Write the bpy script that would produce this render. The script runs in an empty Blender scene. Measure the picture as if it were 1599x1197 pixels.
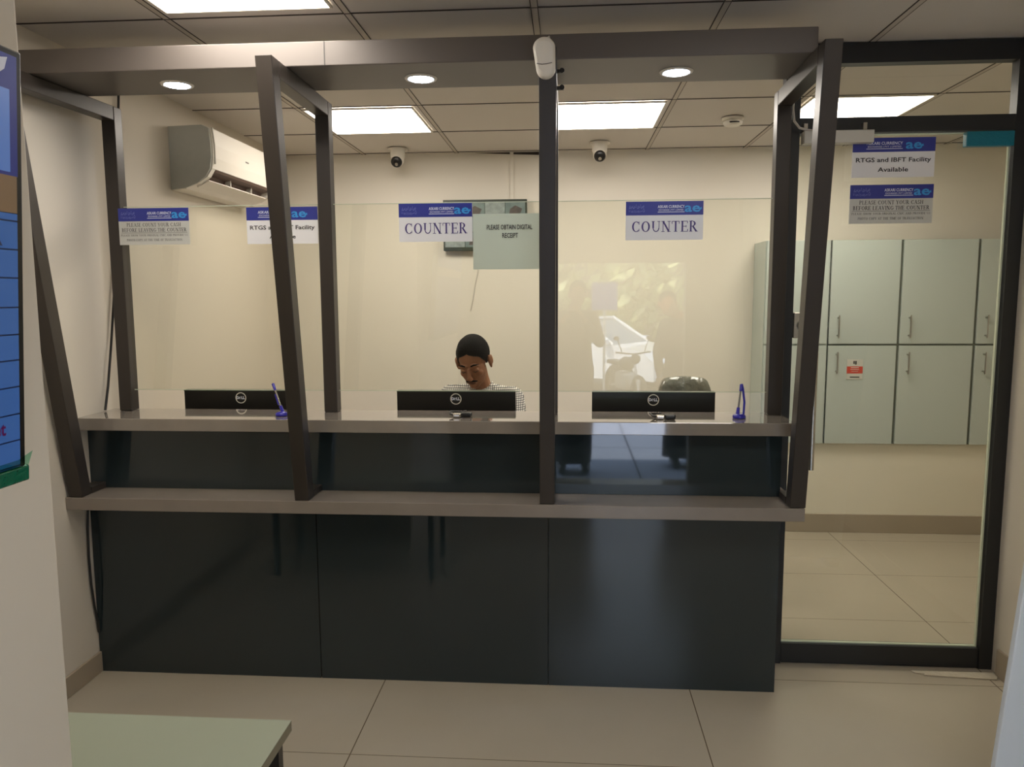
import bpy, math, random
from mathutils import Vector, Matrix, Euler
random.seed(7)
C = bpy.context.scene.collection
PI = math.pi

# ------------------------------------------------------------------ materials
def lin(c):
    out = []
    for v in c[:3]:
        v = v / 255.0
        out.append(v / 12.92 if v <= 0.04045 else ((v + 0.055) / 1.055) ** 2.4)
    return (out[0], out[1], out[2], 1.0)

def mat(name, rgb, rough=0.5, metal=0.0, var=0.0, scale=8.0, rgb2=None, bump=0.0, bscale=60.0, coat=0.0, spec=None, emit=None, estr=0.0):
    m = bpy.data.materials.new(name); m.use_nodes = True
    nt = m.node_tree; N = nt.nodes; L = nt.links
    b = N['Principled BSDF']
    b.inputs['Roughness'].default_value = rough
    b.inputs['Metallic'].default_value = metal
    if spec is not None: b.inputs['Specular IOR Level'].default_value = spec
    if coat: b.inputs['Coat Weight'].default_value = coat; b.inputs['Coat Roughness'].default_value = 0.03
    col = lin(rgb)
    tc = N.new('ShaderNodeNewGeometry')
    nz = N.new('ShaderNodeTexNoise'); nz.inputs['Scale'].default_value = scale; nz.inputs['Detail'].default_value = 4
    L.new(tc.outputs['Position'], nz.inputs['Vector'])
    mx = N.new('ShaderNodeMix'); mx.data_type = 'RGBA'
    if rgb2 is None:
        k = 1.0 - (var or 0.03)
        c2 = (col[0] * k, col[1] * k, col[2] * k, 1)
    else:
        c2 = lin(rgb2)
    mx.inputs['A'].default_value = col; mx.inputs['B'].default_value = c2
    L.new(nz.outputs['Fac'], mx.inputs['Factor'])
    L.new(mx.outputs['Result'], b.inputs['Base Color'])
    if bump:
        n2 = N.new('ShaderNodeTexNoise'); n2.inputs['Scale'].default_value = bscale; n2.inputs['Detail'].default_value = 3
        L.new(tc.outputs['Position'], n2.inputs['Vector'])
        bp = N.new('ShaderNodeBump'); bp.inputs['Strength'].default_value = bump; bp.inputs['Distance'].default_value = 0.01
        L.new(n2.outputs['Fac'], bp.inputs['Height']); L.new(bp.outputs['Normal'], b.inputs['Normal'])
    if emit:
        b.inputs['Emission Color'].default_value = lin(emit); b.inputs['Emission Strength'].default_value = estr
    return m

def glass(name, tint, base=0.055, power=5.0):
    m = bpy.data.materials.new(name); m.use_nodes = True
    nt = m.node_tree; N = nt.nodes; L = nt.links
    N.remove(N['Principled BSDF']); out = N['Material Output']
    t = N.new('ShaderNodeBsdfTransparent'); t.inputs['Color'].default_value = tint
    g = N.new('ShaderNodeBsdfGlossy'); g.inputs['Roughness'].default_value = 0.0
    lw = N.new('ShaderNodeLayerWeight'); lw.inputs['Blend'].default_value = 0.5
    p = N.new('ShaderNodeMath'); p.operation = 'POWER'; p.inputs[1].default_value = power
    L.new(lw.outputs['Facing'], p.inputs[0])
    ma = N.new('ShaderNodeMath'); ma.operation = 'MULTIPLY_ADD'; ma.inputs[1].default_value = 0.9; ma.inputs[2].default_value = base
    L.new(p.outputs[0], ma.inputs[0])
    mx = N.new('ShaderNodeMixShader'); L.new(ma.outputs[0], mx.inputs['Fac'])
    L.new(t.outputs[0], mx.inputs[1]); L.new(g.outputs[0], mx.inputs[2]); L.new(mx.outputs[0], out.inputs['Surface'])
    return m

def emis(name, rgb, s):
    m = bpy.data.materials.new(name); m.use_nodes = True
    nt = m.node_tree; N = nt.nodes; L = nt.links
    N.remove(N['Principled BSDF'])
    e = N.new('ShaderNodeEmission'); e.inputs['Color'].default_value = lin(rgb); e.inputs['Strength'].default_value = s
    L.new(e.outputs[0], N['Material Output'].inputs['Surface'])
    return m

def grid_mat(name, base, line, px, ox, py, oy, wx, wy, rough, axes=('X', 'Y'), var=0.05, scale=3.0, bump=0.0, spec=0.5, base2=None):
    """tiled surface: thin dark joints at world positions ox+k*px, oy+k*py"""
    m = mat(name, base, rough=rough, var=var, scale=scale, bump=bump, spec=spec, rgb2=base2)
    nt = m.node_tree; N = nt.nodes; L = nt.links; b = N['Principled BSDF']
    src = b.inputs['Base Color'].links[0].from_socket
    geo = N.new('ShaderNodeNewGeometry'); sp = N.new('ShaderNodeSeparateXYZ'); L.new(geo.outputs['Position'], sp.inputs[0])
    masks = []
    for ax, per, off, w in ((axes[0], px, ox, wx), (axes[1], py, oy, wy)):
        a = N.new('ShaderNodeMath'); a.operation = 'SUBTRACT'; a.inputs[1].default_value = off - per / 2; L.new(sp.outputs[ax], a.inputs[0])
        d = N.new('ShaderNodeMath'); d.operation = 'FLOORED_MODULO'; d.inputs[1].default_value = per; L.new(a.outputs[0], d.inputs[0])
        s = N.new('ShaderNodeMath'); s.operation = 'SUBTRACT'; s.inputs[1].default_value = per / 2; L.new(d.outputs[0], s.inputs[0])
        ab = N.new('ShaderNodeMath'); ab.operation = 'ABSOLUTE'; L.new(s.outputs[0], ab.inputs[0])
        lt = N.new('ShaderNodeMath'); lt.operation = 'LESS_THAN'; lt.inputs[1].default_value = w / 2; L.new(ab.outputs[0], lt.inputs[0])
        masks.append(lt)
    mxm = N.new('ShaderNodeMath'); mxm.operation = 'MAXIMUM'; L.new(masks[0].outputs[0], mxm.inputs[0]); L.new(masks[1].outputs[0], mxm.inputs[1])
    mx = N.new('ShaderNodeMix'); mx.data_type = 'RGBA'; L.new(mxm.outputs[0], mx.inputs['Factor'])
    L.new(src, mx.inputs['A']); mx.inputs['B'].default_value = lin(line); L.new(mx.outputs['Result'], b.inputs['Base Color'])
    return m

M = {}
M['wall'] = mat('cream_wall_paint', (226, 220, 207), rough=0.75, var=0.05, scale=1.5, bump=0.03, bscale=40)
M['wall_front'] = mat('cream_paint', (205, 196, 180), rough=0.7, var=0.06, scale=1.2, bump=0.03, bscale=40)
M['floor'] = grid_mat('porcelain_floor_tiles', (172, 162, 145), (100, 88, 72), 1.2, -0.723, 0.6, 2.96, 0.004, 0.003, 0.22, base2=(164, 154, 137))
M['ceiling'] = mat('ceiling_tile', (206, 199, 190), rough=0.85, var=0.04, scale=0.9)
M['grid_dark'] = mat('ceiling_joint', (60, 52, 46), rough=0.8)
M['grid_light'] = mat('ceiling_bar', (188, 178, 165), rough=0.6)
M['light'] = emis('panel_light', (255, 246, 234), 17.6)
M['lamp'] = emis('downlight_lens', (205, 225, 255), 60.0)
M['light_frame'] = mat('light_trim', (225, 218, 205), rough=0.5)
M['chrome'] = mat('brushed_steel', (175, 172, 165), rough=0.28, metal=1.0)
M['tube'] = mat('dark_bronze_steel', (58, 52, 47), rough=0.35, metal=0.2, var=0.15, scale=5, bump=0.02, bscale=90)
M['header'] = mat('bronze_cladding', (96, 89, 84), rough=0.42, metal=0.15, var=0.12, scale=2)
M['stone'] = mat('grey_brown_stone', (140, 131, 120), rough=0.05, rgb2=(118, 110, 100), scale=9, spec=0.75, coat=0.6)
M['stone_low'] = mat('grey_brown_stone_low', (136, 126, 115), rough=0.25, rgb2=(120, 111, 101), scale=9)
M['panel'] = mat('dark_gloss_laminate', (40, 49, 51), rough=0.03, var=0.1, scale=2, spec=0.62)
M['joint'] = mat('panel_joint', (70, 68, 60), rough=0.6)
M['desk'] = mat('cream_desk', (200, 190, 172), rough=0.5)
M['black'] = mat('black_plastic', (22, 20, 18), rough=0.35)
M['black_matte'] = mat('black_matte', (14, 13, 12), rough=0.6)
M['doorframe'] = mat('black_aluminium', (46, 47, 48), rough=0.4, metal=0.3)
M['silver'] = mat('silver_metal', (190, 184, 172), rough=0.25, metal=0.9)
M['white'] = mat('white_plastic', (226, 220, 208), rough=0.4)
M['offwhite'] = mat('aged_white_plastic', (206, 200, 186), rough=0.45, var=0.08, scale=20)
M['ac_side'] = mat('grey_film_plastic', (176, 176, 166), rough=0.3, var=0.12, scale=25)
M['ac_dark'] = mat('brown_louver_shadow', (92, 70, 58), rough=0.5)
M['glass'] = glass('counter_glass', (0.955, 0.965, 0.90, 1), 0.082)
M['glass_door'] = glass('door_glass', (0.95, 0.96, 0.895, 1), 0.07)
M['glass_clear'] = glass('transom_glass', (0.95, 0.955, 0.90, 1), 0.06)
M['edge'] = mat('glass_edge', (196, 204, 180), rough=0.2)
M['sign_blue'] = mat('sign_blue', (48, 56, 140), rough=0.35)
M['sign_white'] = mat('sign_white', (234, 231, 228), rough=0.4)
M['sign_grey'] = mat('sign_grey', (200, 198, 188), rough=0.4)
M['txt_white'] = mat('print_white', (226, 228, 240), rough=0.5)
M['txt_pale'] = mat('print_pale_blue', (130, 140, 200), rough=0.5)
M['txt_violet'] = mat('print_violet', (74, 58, 118), rough=0.5)
M['txt_black'] = mat('print_black', (46, 42, 40), rough=0.5)
M['txt_grey'] = mat('print_grey', (112, 108, 102), rough=0.5)
M['cyan'] = mat('logo_cyan', (58, 150, 214), rough=0.4)
M['cyan2'] = mat('logo_pale', (150, 176, 226), rough=0.4)
M['receipt'] = mat('pale_green_card', (206, 214, 194), rough=0.4)
M['teal'] = mat('teal_film', (0, 112, 130), rough=0.35, bump=0.3, bscale=120)
M['green'] = mat('green_film', (10, 92, 66), rough=0.25, bump=0.4, bscale=70, coat=0.4)
M['greenclear'] = glass('green_clear_film', (0.35, 0.72, 0.55, 1), 0.08)
M['cabinet'] = mat('grey_green_laminate', (184, 193, 186), rough=0.25, var=0.05, scale=2)
M['cab_edge'] = mat('cabinet_gap', (104, 112, 100), rough=0.5)
M['baseboard'] = mat('baseboard_tile', (158, 145, 126), rough=0.35, var=0.05, scale=5)
M['plinth'] = mat('cream_plinth', (224, 218, 200), rough=0.6)
M['red'] = mat('red_print', (196, 66, 46), rough=0.5)
M['tabletop'] = mat('pale_green_laminate', (146, 152, 134), rough=0.3, var=0.05, scale=3)
M['tabledge'] = mat('table_edge', (120, 114, 96), rough=0.5)
M['blue_plastic'] = mat('blue_plastic', (34, 26, 150), rough=0.3, coat=0.3)
M['bluewhite'] = mat('pale_blue_white_board', (196, 202, 208), rough=0.5)
M['skin'] = mat('skin', (158, 108, 78), rough=0.55, rgb2=(138, 92, 64), scale=18)
M['lip'] = mat('lip', (112, 66, 52), rough=0.5)
M['hair'] = mat('black_hair', (20, 18, 17), rough=0.8, spec=0.15, var=0.3, scale=60, bump=0.4, bscale=160)
M['cloth_dark'] = mat('dark_cloth', (36, 34, 36), rough=0.9)
M['cloth_grey'] = mat('grey_cloth', (66, 62, 60), rough=0.9)
M['plastic_wrap'] = mat('clear_wrap_over_grey', (74, 74, 66), rough=0.15, rgb2=(140, 140, 128), scale=16, bump=0.6, bscale=35, coat=0.6)
M['screen_blue'] = mat('screen_blue', (56, 92, 150), rough=0.25, emit=(52, 88, 148), estr=0.35)
M['screen_blue2'] = mat('screen_blue_pale', (84, 116, 176), rough=0.25, emit=(80, 112, 176), estr=0.35)
M['screen_line'] = mat('screen_line', (20, 40, 84), rough=0.3)
M['screen_brown'] = mat('screen_brown', (120, 96, 70), rough=0.3, emit=(112, 92, 70), estr=0.25)
M['screen_navy'] = mat('screen_navy', (36, 44, 110), rough=0.3, emit=(34, 44, 110), estr=0.3)
M['screen_magenta'] = mat('screen_magenta', (96, 20, 90), rough=0.3)
M['feed_a'] = mat('feed_grey', (130, 146, 144), rough=0.4, rgb2=(74, 88, 86), scale=22, emit=(120, 138, 136), estr=0.12)
M['feed_b'] = mat('feed_pale', (168, 178, 176), rough=0.4, rgb2=(88, 96, 94), scale=34, emit=(150, 162, 160), estr=0.12)
M['feed_dark'] = mat('feed_dark', (52, 60, 58), rough=0.4, rgb2=(110, 96, 92), scale=50)
M['feed_bezel'] = mat('tv_bezel', (58, 66, 54), rough=0.35)
M['cable_black'] = mat('black_cable', (26, 24, 22), rough=0.5)
M['cable_white'] = mat('white_cable', (206, 200, 190), rough=0.5)
M['patch'] = mat('rough_white_cement', (186, 176, 156), rough=0.9, var=0.2, scale=30, bump=0.5, bscale=50)
M['paving'] = grid_mat('street_paving', (176, 184, 200), (96, 100, 112), 1.05, 0.62, 1.7, -1.9, 0.02, 0.02, 0.8, base2=(160, 170, 188))
M['asphalt'] = mat('asphalt', (120, 122, 124), rough=0.9, var=0.2, scale=5)
M['carpaint'] = mat('white_car_paint', (232, 234, 236), rough=0.25, coat=0.5)
M['carglass'] = mat('car_glass', (96, 116, 130), rough=0.05)
M['tyre'] = mat('rubber', (24, 24, 24), rough=0.8)
M['foliage'] = mat('leaf_green', (228, 232, 170), rough=0.5, rgb2=(90, 108, 56), scale=9)
M['facade'] = mat('facade_dark', (120, 112, 100), rough=0.8)
M['sign_post_blue'] = mat('road_sign_blue', (36, 62, 120), rough=0.6)

def check_mat():
    m = mat('checked_shirt_cloth', (214, 212, 204), rough=0.85)
    nt = m.node_tree; N = nt.nodes; L = nt.links; b = N['Principled BSDF']
    tc = N.new('ShaderNodeTexCoord'); sp = N.new('ShaderNodeSeparateXYZ'); L.new(tc.outputs['Object'], sp.inputs[0])
    ms = []
    for src_ in (sp.outputs['X'], sp.outputs['Z']):
        d = N.new('ShaderNodeMath'); d.operation = 'FLOORED_MODULO'; d.inputs[1].default_value = 0.0105; L.new(src_, d.inputs[0])
        lt = N.new('ShaderNodeMath'); lt.operation = 'LESS_THAN'; lt.inputs[1].default_value = 0.0028; L.new(d.outputs[0], lt.inputs[0]); ms.append(lt)
    mxm = N.new('ShaderNodeMath'); mxm.operation = 'MAXIMUM'; L.new(ms[0].outputs[0], mxm.inputs[0]); L.new(ms[1].outputs[0], mxm.inputs[1])
    mx = N.new('ShaderNodeMix'); mx.data_type = 'RGBA'; L.new(mxm.outputs[0], mx.inputs['Factor'])
    mx.inputs['A'].default_value = lin((216, 213, 204)); mx.inputs['B'].default_value = lin((58, 58, 62)); L.new(mx.outputs['Result'], b.inputs['Base Color'])
    return m
M['check'] = check_mat()

# ------------------------------------------------------------------ mesh helper
class MB:
    def __init__(s): s.v = []; s.f = []; s.sm = []
    def add(s, vs, fs, smooth=False):
        b = len(s.v); s.v += [tuple(v) for v in vs]
        for f in fs: s.f.append([b + i for i in f]); s.sm.append(smooth)
        return s
    def box(s, x0, x1, y0, y1, z0, z1):
        x0, x1 = min(x0, x1), max(x0, x1); y0, y1 = min(y0, y1), max(y0, y1); z0, z1 = min(z0, z1), max(z0, z1)
        vs = [(x0,y0,z0),(x1,y0,z0),(x1,y1,z0),(x0,y1,z0),(x0,y0,z1),(x1,y0,z1),(x1,y1,z1),(x0,y1,z1)]
        return s.add(vs, [(0,3,2,1),(4,5,6,7),(0,1,5,4),(1,2,6,5),(2,3,7,6),(3,0,4,7)])
    def cbox(s, x0, x1, y0, y1, z0, z1, c=0.004):
        """box with chamfered edges along every edge (convex hull of inset corners)"""
        import bmesh
        bm = bmesh.new(); bmesh.ops.create_cube(bm, size=1)
        for v in bm.verts:
            v.co = Vector(((x0+x1)/2 + v.co.x*abs(x1-x0), (y0+y1)/2 + v.co.y*abs(y1-y0), (z0+z1)/2 + v.co.z*abs(z1-z0)))
        bmesh.ops.bevel(bm, geom=bm.edges[:], offset=c, segments=2, affect='EDGES', profile=0.5)
        bm.verts.index_update()
        s.add([v.co[:] for v in bm.verts], [[v.index for v in f.verts] for f in bm.faces]); bm.free(); return s
    def hexa(s, p):  # 8 corner points, bottom 4 then top 4
        return s.add(p, [(0,3,2,1),(4,5,6,7),(0,1,5,4),(1,2,6,5),(2,3,7,6),(3,0,4,7)])
    def prism(s, pts, axis, a, b, smooth=False):
        """closed outline pts (2D) swept along axis between a and b; outline coords are the other two axes in xyz order"""
        n = len(pts)
        def P(p, t):
            if axis == 'x': return (t, p[0], p[1])
            if axis == 'y': return (p[0], t, p[1])
            return (p[0], p[1], t)
        vs = [P(p, a) for p in pts] + [P(p, b) for p in pts]
        fs = [[i, (i+1) % n, n+(i+1) % n, n+i] for i in range(n)]
        s.add(vs, fs, smooth)
        s.add([P(p, a) for p in pts], [list(range(n))[::-1]]); s.add([P(p, b) for p in pts], [list(range(n))])
        return s
    def tube(s, pts, r, n=10, cap=True):
        pts = [Vector(p) for p in pts]
        rs = r if isinstance(r, (list, tuple)) else [r]*len(pts)
        rings = []; up = None
        for i, p in enumerate(pts):
            d = (pts[min(i+1, len(pts)-1)] - pts[max(i-1, 0)]).normalized()
            if up is None:
                up = Vector((0,0,1)) if abs(d.z) < 0.9 else Vector((1,0,0))
            u = (up - d*up.dot(d)).normalized(); w = d.cross(u); up = u
            rings.append([p + u*math.cos(2*PI*k/n)*rs[i] + w*math.sin(2*PI*k/n)*rs[i] for k in range(n)])
        vs = [v[:] for R_ in rings for v in R_]; fs = []
        for i in range(len(pts)-1):
            for k in range(n):
                fs.append([i*n+k, i*n+(k+1) % n, (i+1)*n+(k+1) % n, (i+1)*n+k])
        s.add(vs, fs, True)
        if cap:
            s.add([v[:] for v in rings[0]], [list(range(n))[::-1]]); s.add([v[:] for v in rings[-1]], [list(range(n))])
        return s
    def ell(s, c, r, rot=None, n=20, m=14):
        vs = []; fs = []
        for i in range(m+1):
            th = PI*i/m
            for k in range(n):
                ph = 2*PI*k/n
                v = Vector((r[0]*math.sin(th)*math.cos(ph), r[1]*math.sin(th)*math.sin(ph), r[2]*math.cos(th)))
                if rot: v = rot @ v
                vs.append((v + Vector(c))[:])
        for i in range(m):
            for k in range(n):
                fs.append([i*n+k, (i+1)*n+k, (i+1)*n+(k+1) % n, i*n+(k+1) % n])
        return s.add(vs, fs, True)
    def lathe(s, prof, c, axis='z', n=28):
        """prof: list of (r, t) along axis"""
        vs = []; fs = []
        for r, t in prof:
            for k in range(n):
                a = 2*PI*k/n; u, w = r*math.cos(a), r*math.sin(a)
                vs.append({'z': (c[0]+u, c[1]+w, c[2]+t), 'y': (c[0]+u, c[1]+t, c[2]+w), 'x': (c[0]+t, c[1]+u, c[2]+w)}[axis])
        for i in range(len(prof)-1):
            for k in range(n): fs.append([i*n+k, i*n+(k+1) % n, (i+1)*n+(k+1) % n, (i+1)*n+k])
        s.add(vs, fs, True)
        s.add(vs[:n], [list(range(n))]); s.add(vs[-n:], [list(range(n))])
        return s
    def xf(s, mtx):
        s.v = [(mtx @ Vector(v))[:] for v in s.v]; return s
    def build(s, name, m, parent=None, bevel=0.0, kind=None, label=None):
        o_ = Vector((0,0,0))
        if parent is not None:
            p = parent
            while p is not None: o_ += p.location; p = p.parent
        me = bpy.data.meshes.new(name)
        me.from_pydata([(v[0]-o_.x, v[1]-o_.y, v[2]-o_.z) for v in s.v], [], s.f)
        me.polygons.foreach_set('use_smooth', s.sm); me.materials.append(m); me.update()
        ob = bpy.data.objects.new(name, me); C.objects.link(ob)
        if parent is not None: ob.parent = parent
        if bevel:
            b = ob.modifiers.new('bevel', 'BEVEL'); b.width = bevel; b.segments = 2; b.limit_method = 'ANGLE'
        if kind: ob['kind'] = kind
        if label: ob['label'] = label
        return ob

def thing(name, label, cat, loc=(0,0,0), group=None):
    o = bpy.data.objects.new(name, None); C.objects.link(o); o.location = loc; o.empty_display_size = 0.05
    o['label'] = label; o['category'] = cat
    if group: o['group'] = group
    return o
def tag(o, label, cat, group=None):
    o['label'] = label; o['category'] = cat
    if group: o['group'] = group
    return o
def dup(root, dloc, label=None, skip=()):
    r = root.copy(); C.objects.link(r); r.location = root.location + Vector(dloc)
    if label: r['label'] = label
    for ch in list(root.children):
        if ch in skip: continue
        c = ch.copy(); C.objects.link(c); c.parent = r
        for g in ch.children:
            d = g.copy(); C.objects.link(d); d.parent = c
    return r
def struct(name, mb, m, bevel=0.0):
    return mb.build(name, m, None, bevel, kind='structure')

# ------------------------------------------------------------------ lettering
def sans(text, size, cx, y, cz, m, name, parent, bold=0.0, width=None, align='CENTER', height_mode=True, facing='y', gap=1.0):
    cu = bpy.data.curves.new('lettering', 'FONT'); cu.body = text; cu.size = size; cu.align_x = align; cu.align_y = 'CENTER'
    cu.offset = bold; cu.resolution_u = 2; cu.space_character = gap; cu.space_line = 0.85
    t = bpy.data.objects.new('lettering', cu); C.objects.link(t)
    dg = bpy.context.evaluated_depsgraph_get(); dg.update()
    me = bpy.data.meshes.new_from_object(t.evaluated_get(dg), depsgraph=dg)
    bpy.data.objects.remove(t); bpy.data.curves.remove(cu)
    xs = [v.co.x for v in me.vertices]; k = 1.0
    if width and xs: k = width/max(1e-6, (max(xs)-min(xs)))
    xm = (max(xs)+min(xs))/2 if (xs and align == 'CENTER') else 0
    vs = []
    for v in me.vertices:
        a, b = (v.co.x-xm)*k, v.co.y
        vs.append((cx+a, y, cz+b) if facing == 'y' else (cx, y+a, cz+b))
    mb = MB(); mb.add(vs, [list(p.vertices) for p in me.polygons]); bpy.data.meshes.remove(me)
    return mb.build(name, m, parent)

# serif capitals drawn from strokes: L = line (x0,y0,x1,y1,w), A = arc (cx,cy,rx,ry,a0,a1), S = serif (x,y,halfwidth)
TK, TN = 0.125, 0.05
def _st(x, y0=0, y1=1, w=TK): return [('L', x, y0, x, y1, w), ('S', x, y0, .15), ('S', x, y1, .15)]
GL = {
 'A': (.86, [('L',.14,0,.43,1,TN),('L',.43,1,.74,0,TK),('L',.24,.34,.62,.34,TN),('S',.13,0,.13),('S',.75,0,.14)]),
 'B': (.72, _st(.17)+[('A',.32,.75,.24,.25,-90,90),('A',.34,.27,.28,.27,-90,90),('L',.17,1,.34,1,TN),('L',.17,.52,.34,.52,TN),('L',.17,0,.34,0,TN)]),
 'C': (.82, [('A',.47,.5,.38,.5,52,308),('L',.72,.98,.72,.70,TN),('L',.72,.30,.72,.08,TN)]),
 'D': (.86, _st(.17)+[('A',.36,.5,.40,.5,-90,90),('L',.17,1,.38,1,TN),('L',.17,0,.38,0,TN)]),
 'E': (.70, _st(.17)+[('L',.17,.98,.62,.98,TN),('L',.17,.5,.5,.5,TN),('L',.17,.02,.64,.02,TN),('L',.62,.98,.62,.78,TN),('L',.64,.02,.64,.24,TN),('L',.5,.6,.5,.4,TN)]),
 'F': (.66, _st(.17)+[('L',.17,.98,.62,.98,TN),('L',.17,.5,.5,.5,TN),('L',.62,.98,.62,.78,TN),('L',.5,.6,.5,.4,TN)]),
 'G': (.86, [('A',.47,.5,.38,.5,52,320),('L',.72,.98,.72,.70,TN),('L',.74,.45,.74,.1,TK),('S',.74,.45,.14)]),
 'H': (.86, _st(.17)+_st(.69)+[('L',.17,.5,.69,.5,TN)]),
 'I': (.34, _st(.17)),
 'L': (.66, _st(.17)+[('L',.17,.02,.6,.02,TN),('L',.6,.02,.6,.28,TN)]),
 'M': (1.0, _st(.15,w=TN)+_st(.83)+[('L',.15,1,.49,.05,TK),('L',.49,.05,.83,1,TN)]),
 'N': (.86, _st(.16,w=TN)+_st(.70,w=TN)+[('L',.16,1,.70,0,TK)]),
 'O': (.90, [('A',.45,.5,.38,.5,0,360)]),
 'P': (.68, _st(.17)+[('A',.34,.74,.27,.26,-90,90),('L',.17,1,.34,1,TN),('L',.17,.48,.34,.48,TN)]),
 'R': (.78, _st(.17)+[('A',.34,.75,.26,.25,-90,90),('L',.17,1,.34,1,TN),('L',.17,.5,.34,.5,TN),('L',.36,.5,.68,0,TK),('S',.72,0,.09)]),
 'S': (.62, [('A',.31,.74,.21,.26,40,270),('A',.31,.25,.23,.25,-140,90),('L',.52,.98,.52,.74,TN),('L',.09,.02,.09,.26,TN)]),
 'T': (.76, _st(.38)[:2]+[('L',.06,.98,.70,.98,TN),('L',.06,.98,.06,.74,TN),('L',.70,.98,.70,.74,TN)]),
 'U': (.84, [('L',.17,1,.17,.36,TK),('A',.425,.36,.295,.37,180,360,.075),('L',.69,.36,.69,1,TN),('S',.17,1,.14),('S',.67,1,.13)]),
 'V': (.84, [('L',.14,1,.43,0,TK),('L',.43,0,.70,1,TN),('S',.14,1,.14),('S',.72,1,.13)]),
 'W': (1.16, [('L',.12,1,.37,0,TK),('L',.37,0,.58,.9,TN),('L',.58,.9,.80,0,TK),('L',.80,0,1.02,1,TN),('S',.12,1,.13),('S',1.03,1,.12)]),
 'Y': (.80, [('L',.12,1,.40,.45,TK),('L',.40,.45,.68,1,TN),('L',.40,.45,.40,0,TK),('S',.40,0,.15),('S',.12,1,.13),('S',.69,1,.12)]),
 ',': (.25, [('L',.14,.08,.08,-.14,.08)]), ' ': (.36, []),
}
def serif(text, h, cx, y, z0, width, m, name, parent, mul=1.0, gap=0.05):
    mb = MB(); X = 0.0; quads = []
    def line(x0, y0, x1, y1, w):
        d = Vector((x1-x0, y1-y0)); l = d.length or 1e-6; n = Vector((-d.y, d.x))/l*w*mul/2
        quads.append([(x0+n.x, y0+n.y), (x1+n.x, y1+n.y), (x1-n.x, y1-n.y), (x0-n.x, y0-n.y)])
    for ch in text:
        w_, prims = GL[ch]
        for p in prims:
            if p[0] == 'L': line(X+p[1], p[2], X+p[3], p[4], p[5])
            elif p[0] == 'S':
                zz = min(max(p[2], .02), .98); line(X+p[1]-p[3], zz, X+p[1]+p[3], zz, .045)
            else:
                _, ax, ay, rx, ry, a0, a1 = p[:7]; n = max(6, int(abs(a1-a0)/18))
                pr = None
                for i in range(n+1):
                    a = math.radians(a0+(a1-a0)*i/n); ww = (p[7] if len(p) > 7 else TN+(TK*1.1-TN)*abs(math.cos(a))**1.3)*mul
                    o = (X+ax+rx*math.cos(a), ay+ry*math.sin(a)); q = (X+ax+(rx-ww)*math.cos(a), ay+(ry-ww)*math.sin(a))
                    if pr: quads.append([pr[0], o, q, pr[1]])
                    pr = (o, q)
        X += w_+gap
    k = width/(X-gap)
    for i, q in enumerate(quads):
        yy = y-0.00002*(i % 3)
        vs = [(cx-width/2+a*k, yy, z0+b*h) for a, b in q]
        # orient towards the viewer (-y)
        a = (Vector(vs[1])-Vector(vs[0])).cross(Vector(vs[2])-Vector(vs[0]))
        if a.y > 0: vs = vs[::-1]
        mb.add(vs, [(0,1,2,3)])
    return mb.build(name, m, parent)

def arc_band(mb, cx, cz, r0, r1, a0, a1, y, n=20, sx=1.0):
    for i in range(n):
        a, b = math.radians(a0+(a1-a0)*i/n), math.radians(a0+(a1-a0)*(i+1)/n)
        mb.add([(cx+sx*r1*math.cos(a), y, cz+r1*math.sin(a)), (cx+sx*r1*math.cos(b), y, cz+r1*math.sin(b)),
                (cx+sx*r0*math.cos(b), y, cz+r0*math.sin(b)), (cx+sx*r0*math.cos(a), y, cz+r0*math.sin(a))], [(0,1,2,3)])

def logo(cx, y, cz, h, parent):
    """the joined 'ae' emblem with an arrow tail"""
    r = h/2
    o = sans('ae', h*1.42, cx-.12*r, y, cz-.02*r, M['cyan'], 'logo', parent, bold=h*.03, width=h*1.72)
    m2 = MB(); ex = cx+.62*r
    m2.add([(ex+.50*r, y-.0004, cz-.62*r), (ex+.62*r, y-.0004, cz-.80*r), (ex+1.18*r, y-.0004, cz-.34*r), (ex+1.02*r, y-.0004, cz-.16*r)], [(0,1,2,3)])
    m2.add([(ex+.86*r, y-.0004, cz-.10*r), (ex+1.24*r, y-.0004, cz+.16*r), (ex+1.36*r, y-.0004, cz-.42*r)], [(0,1,2)])
    m2.build('logo_arrow', M['cyan'], o)
    return o

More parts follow.
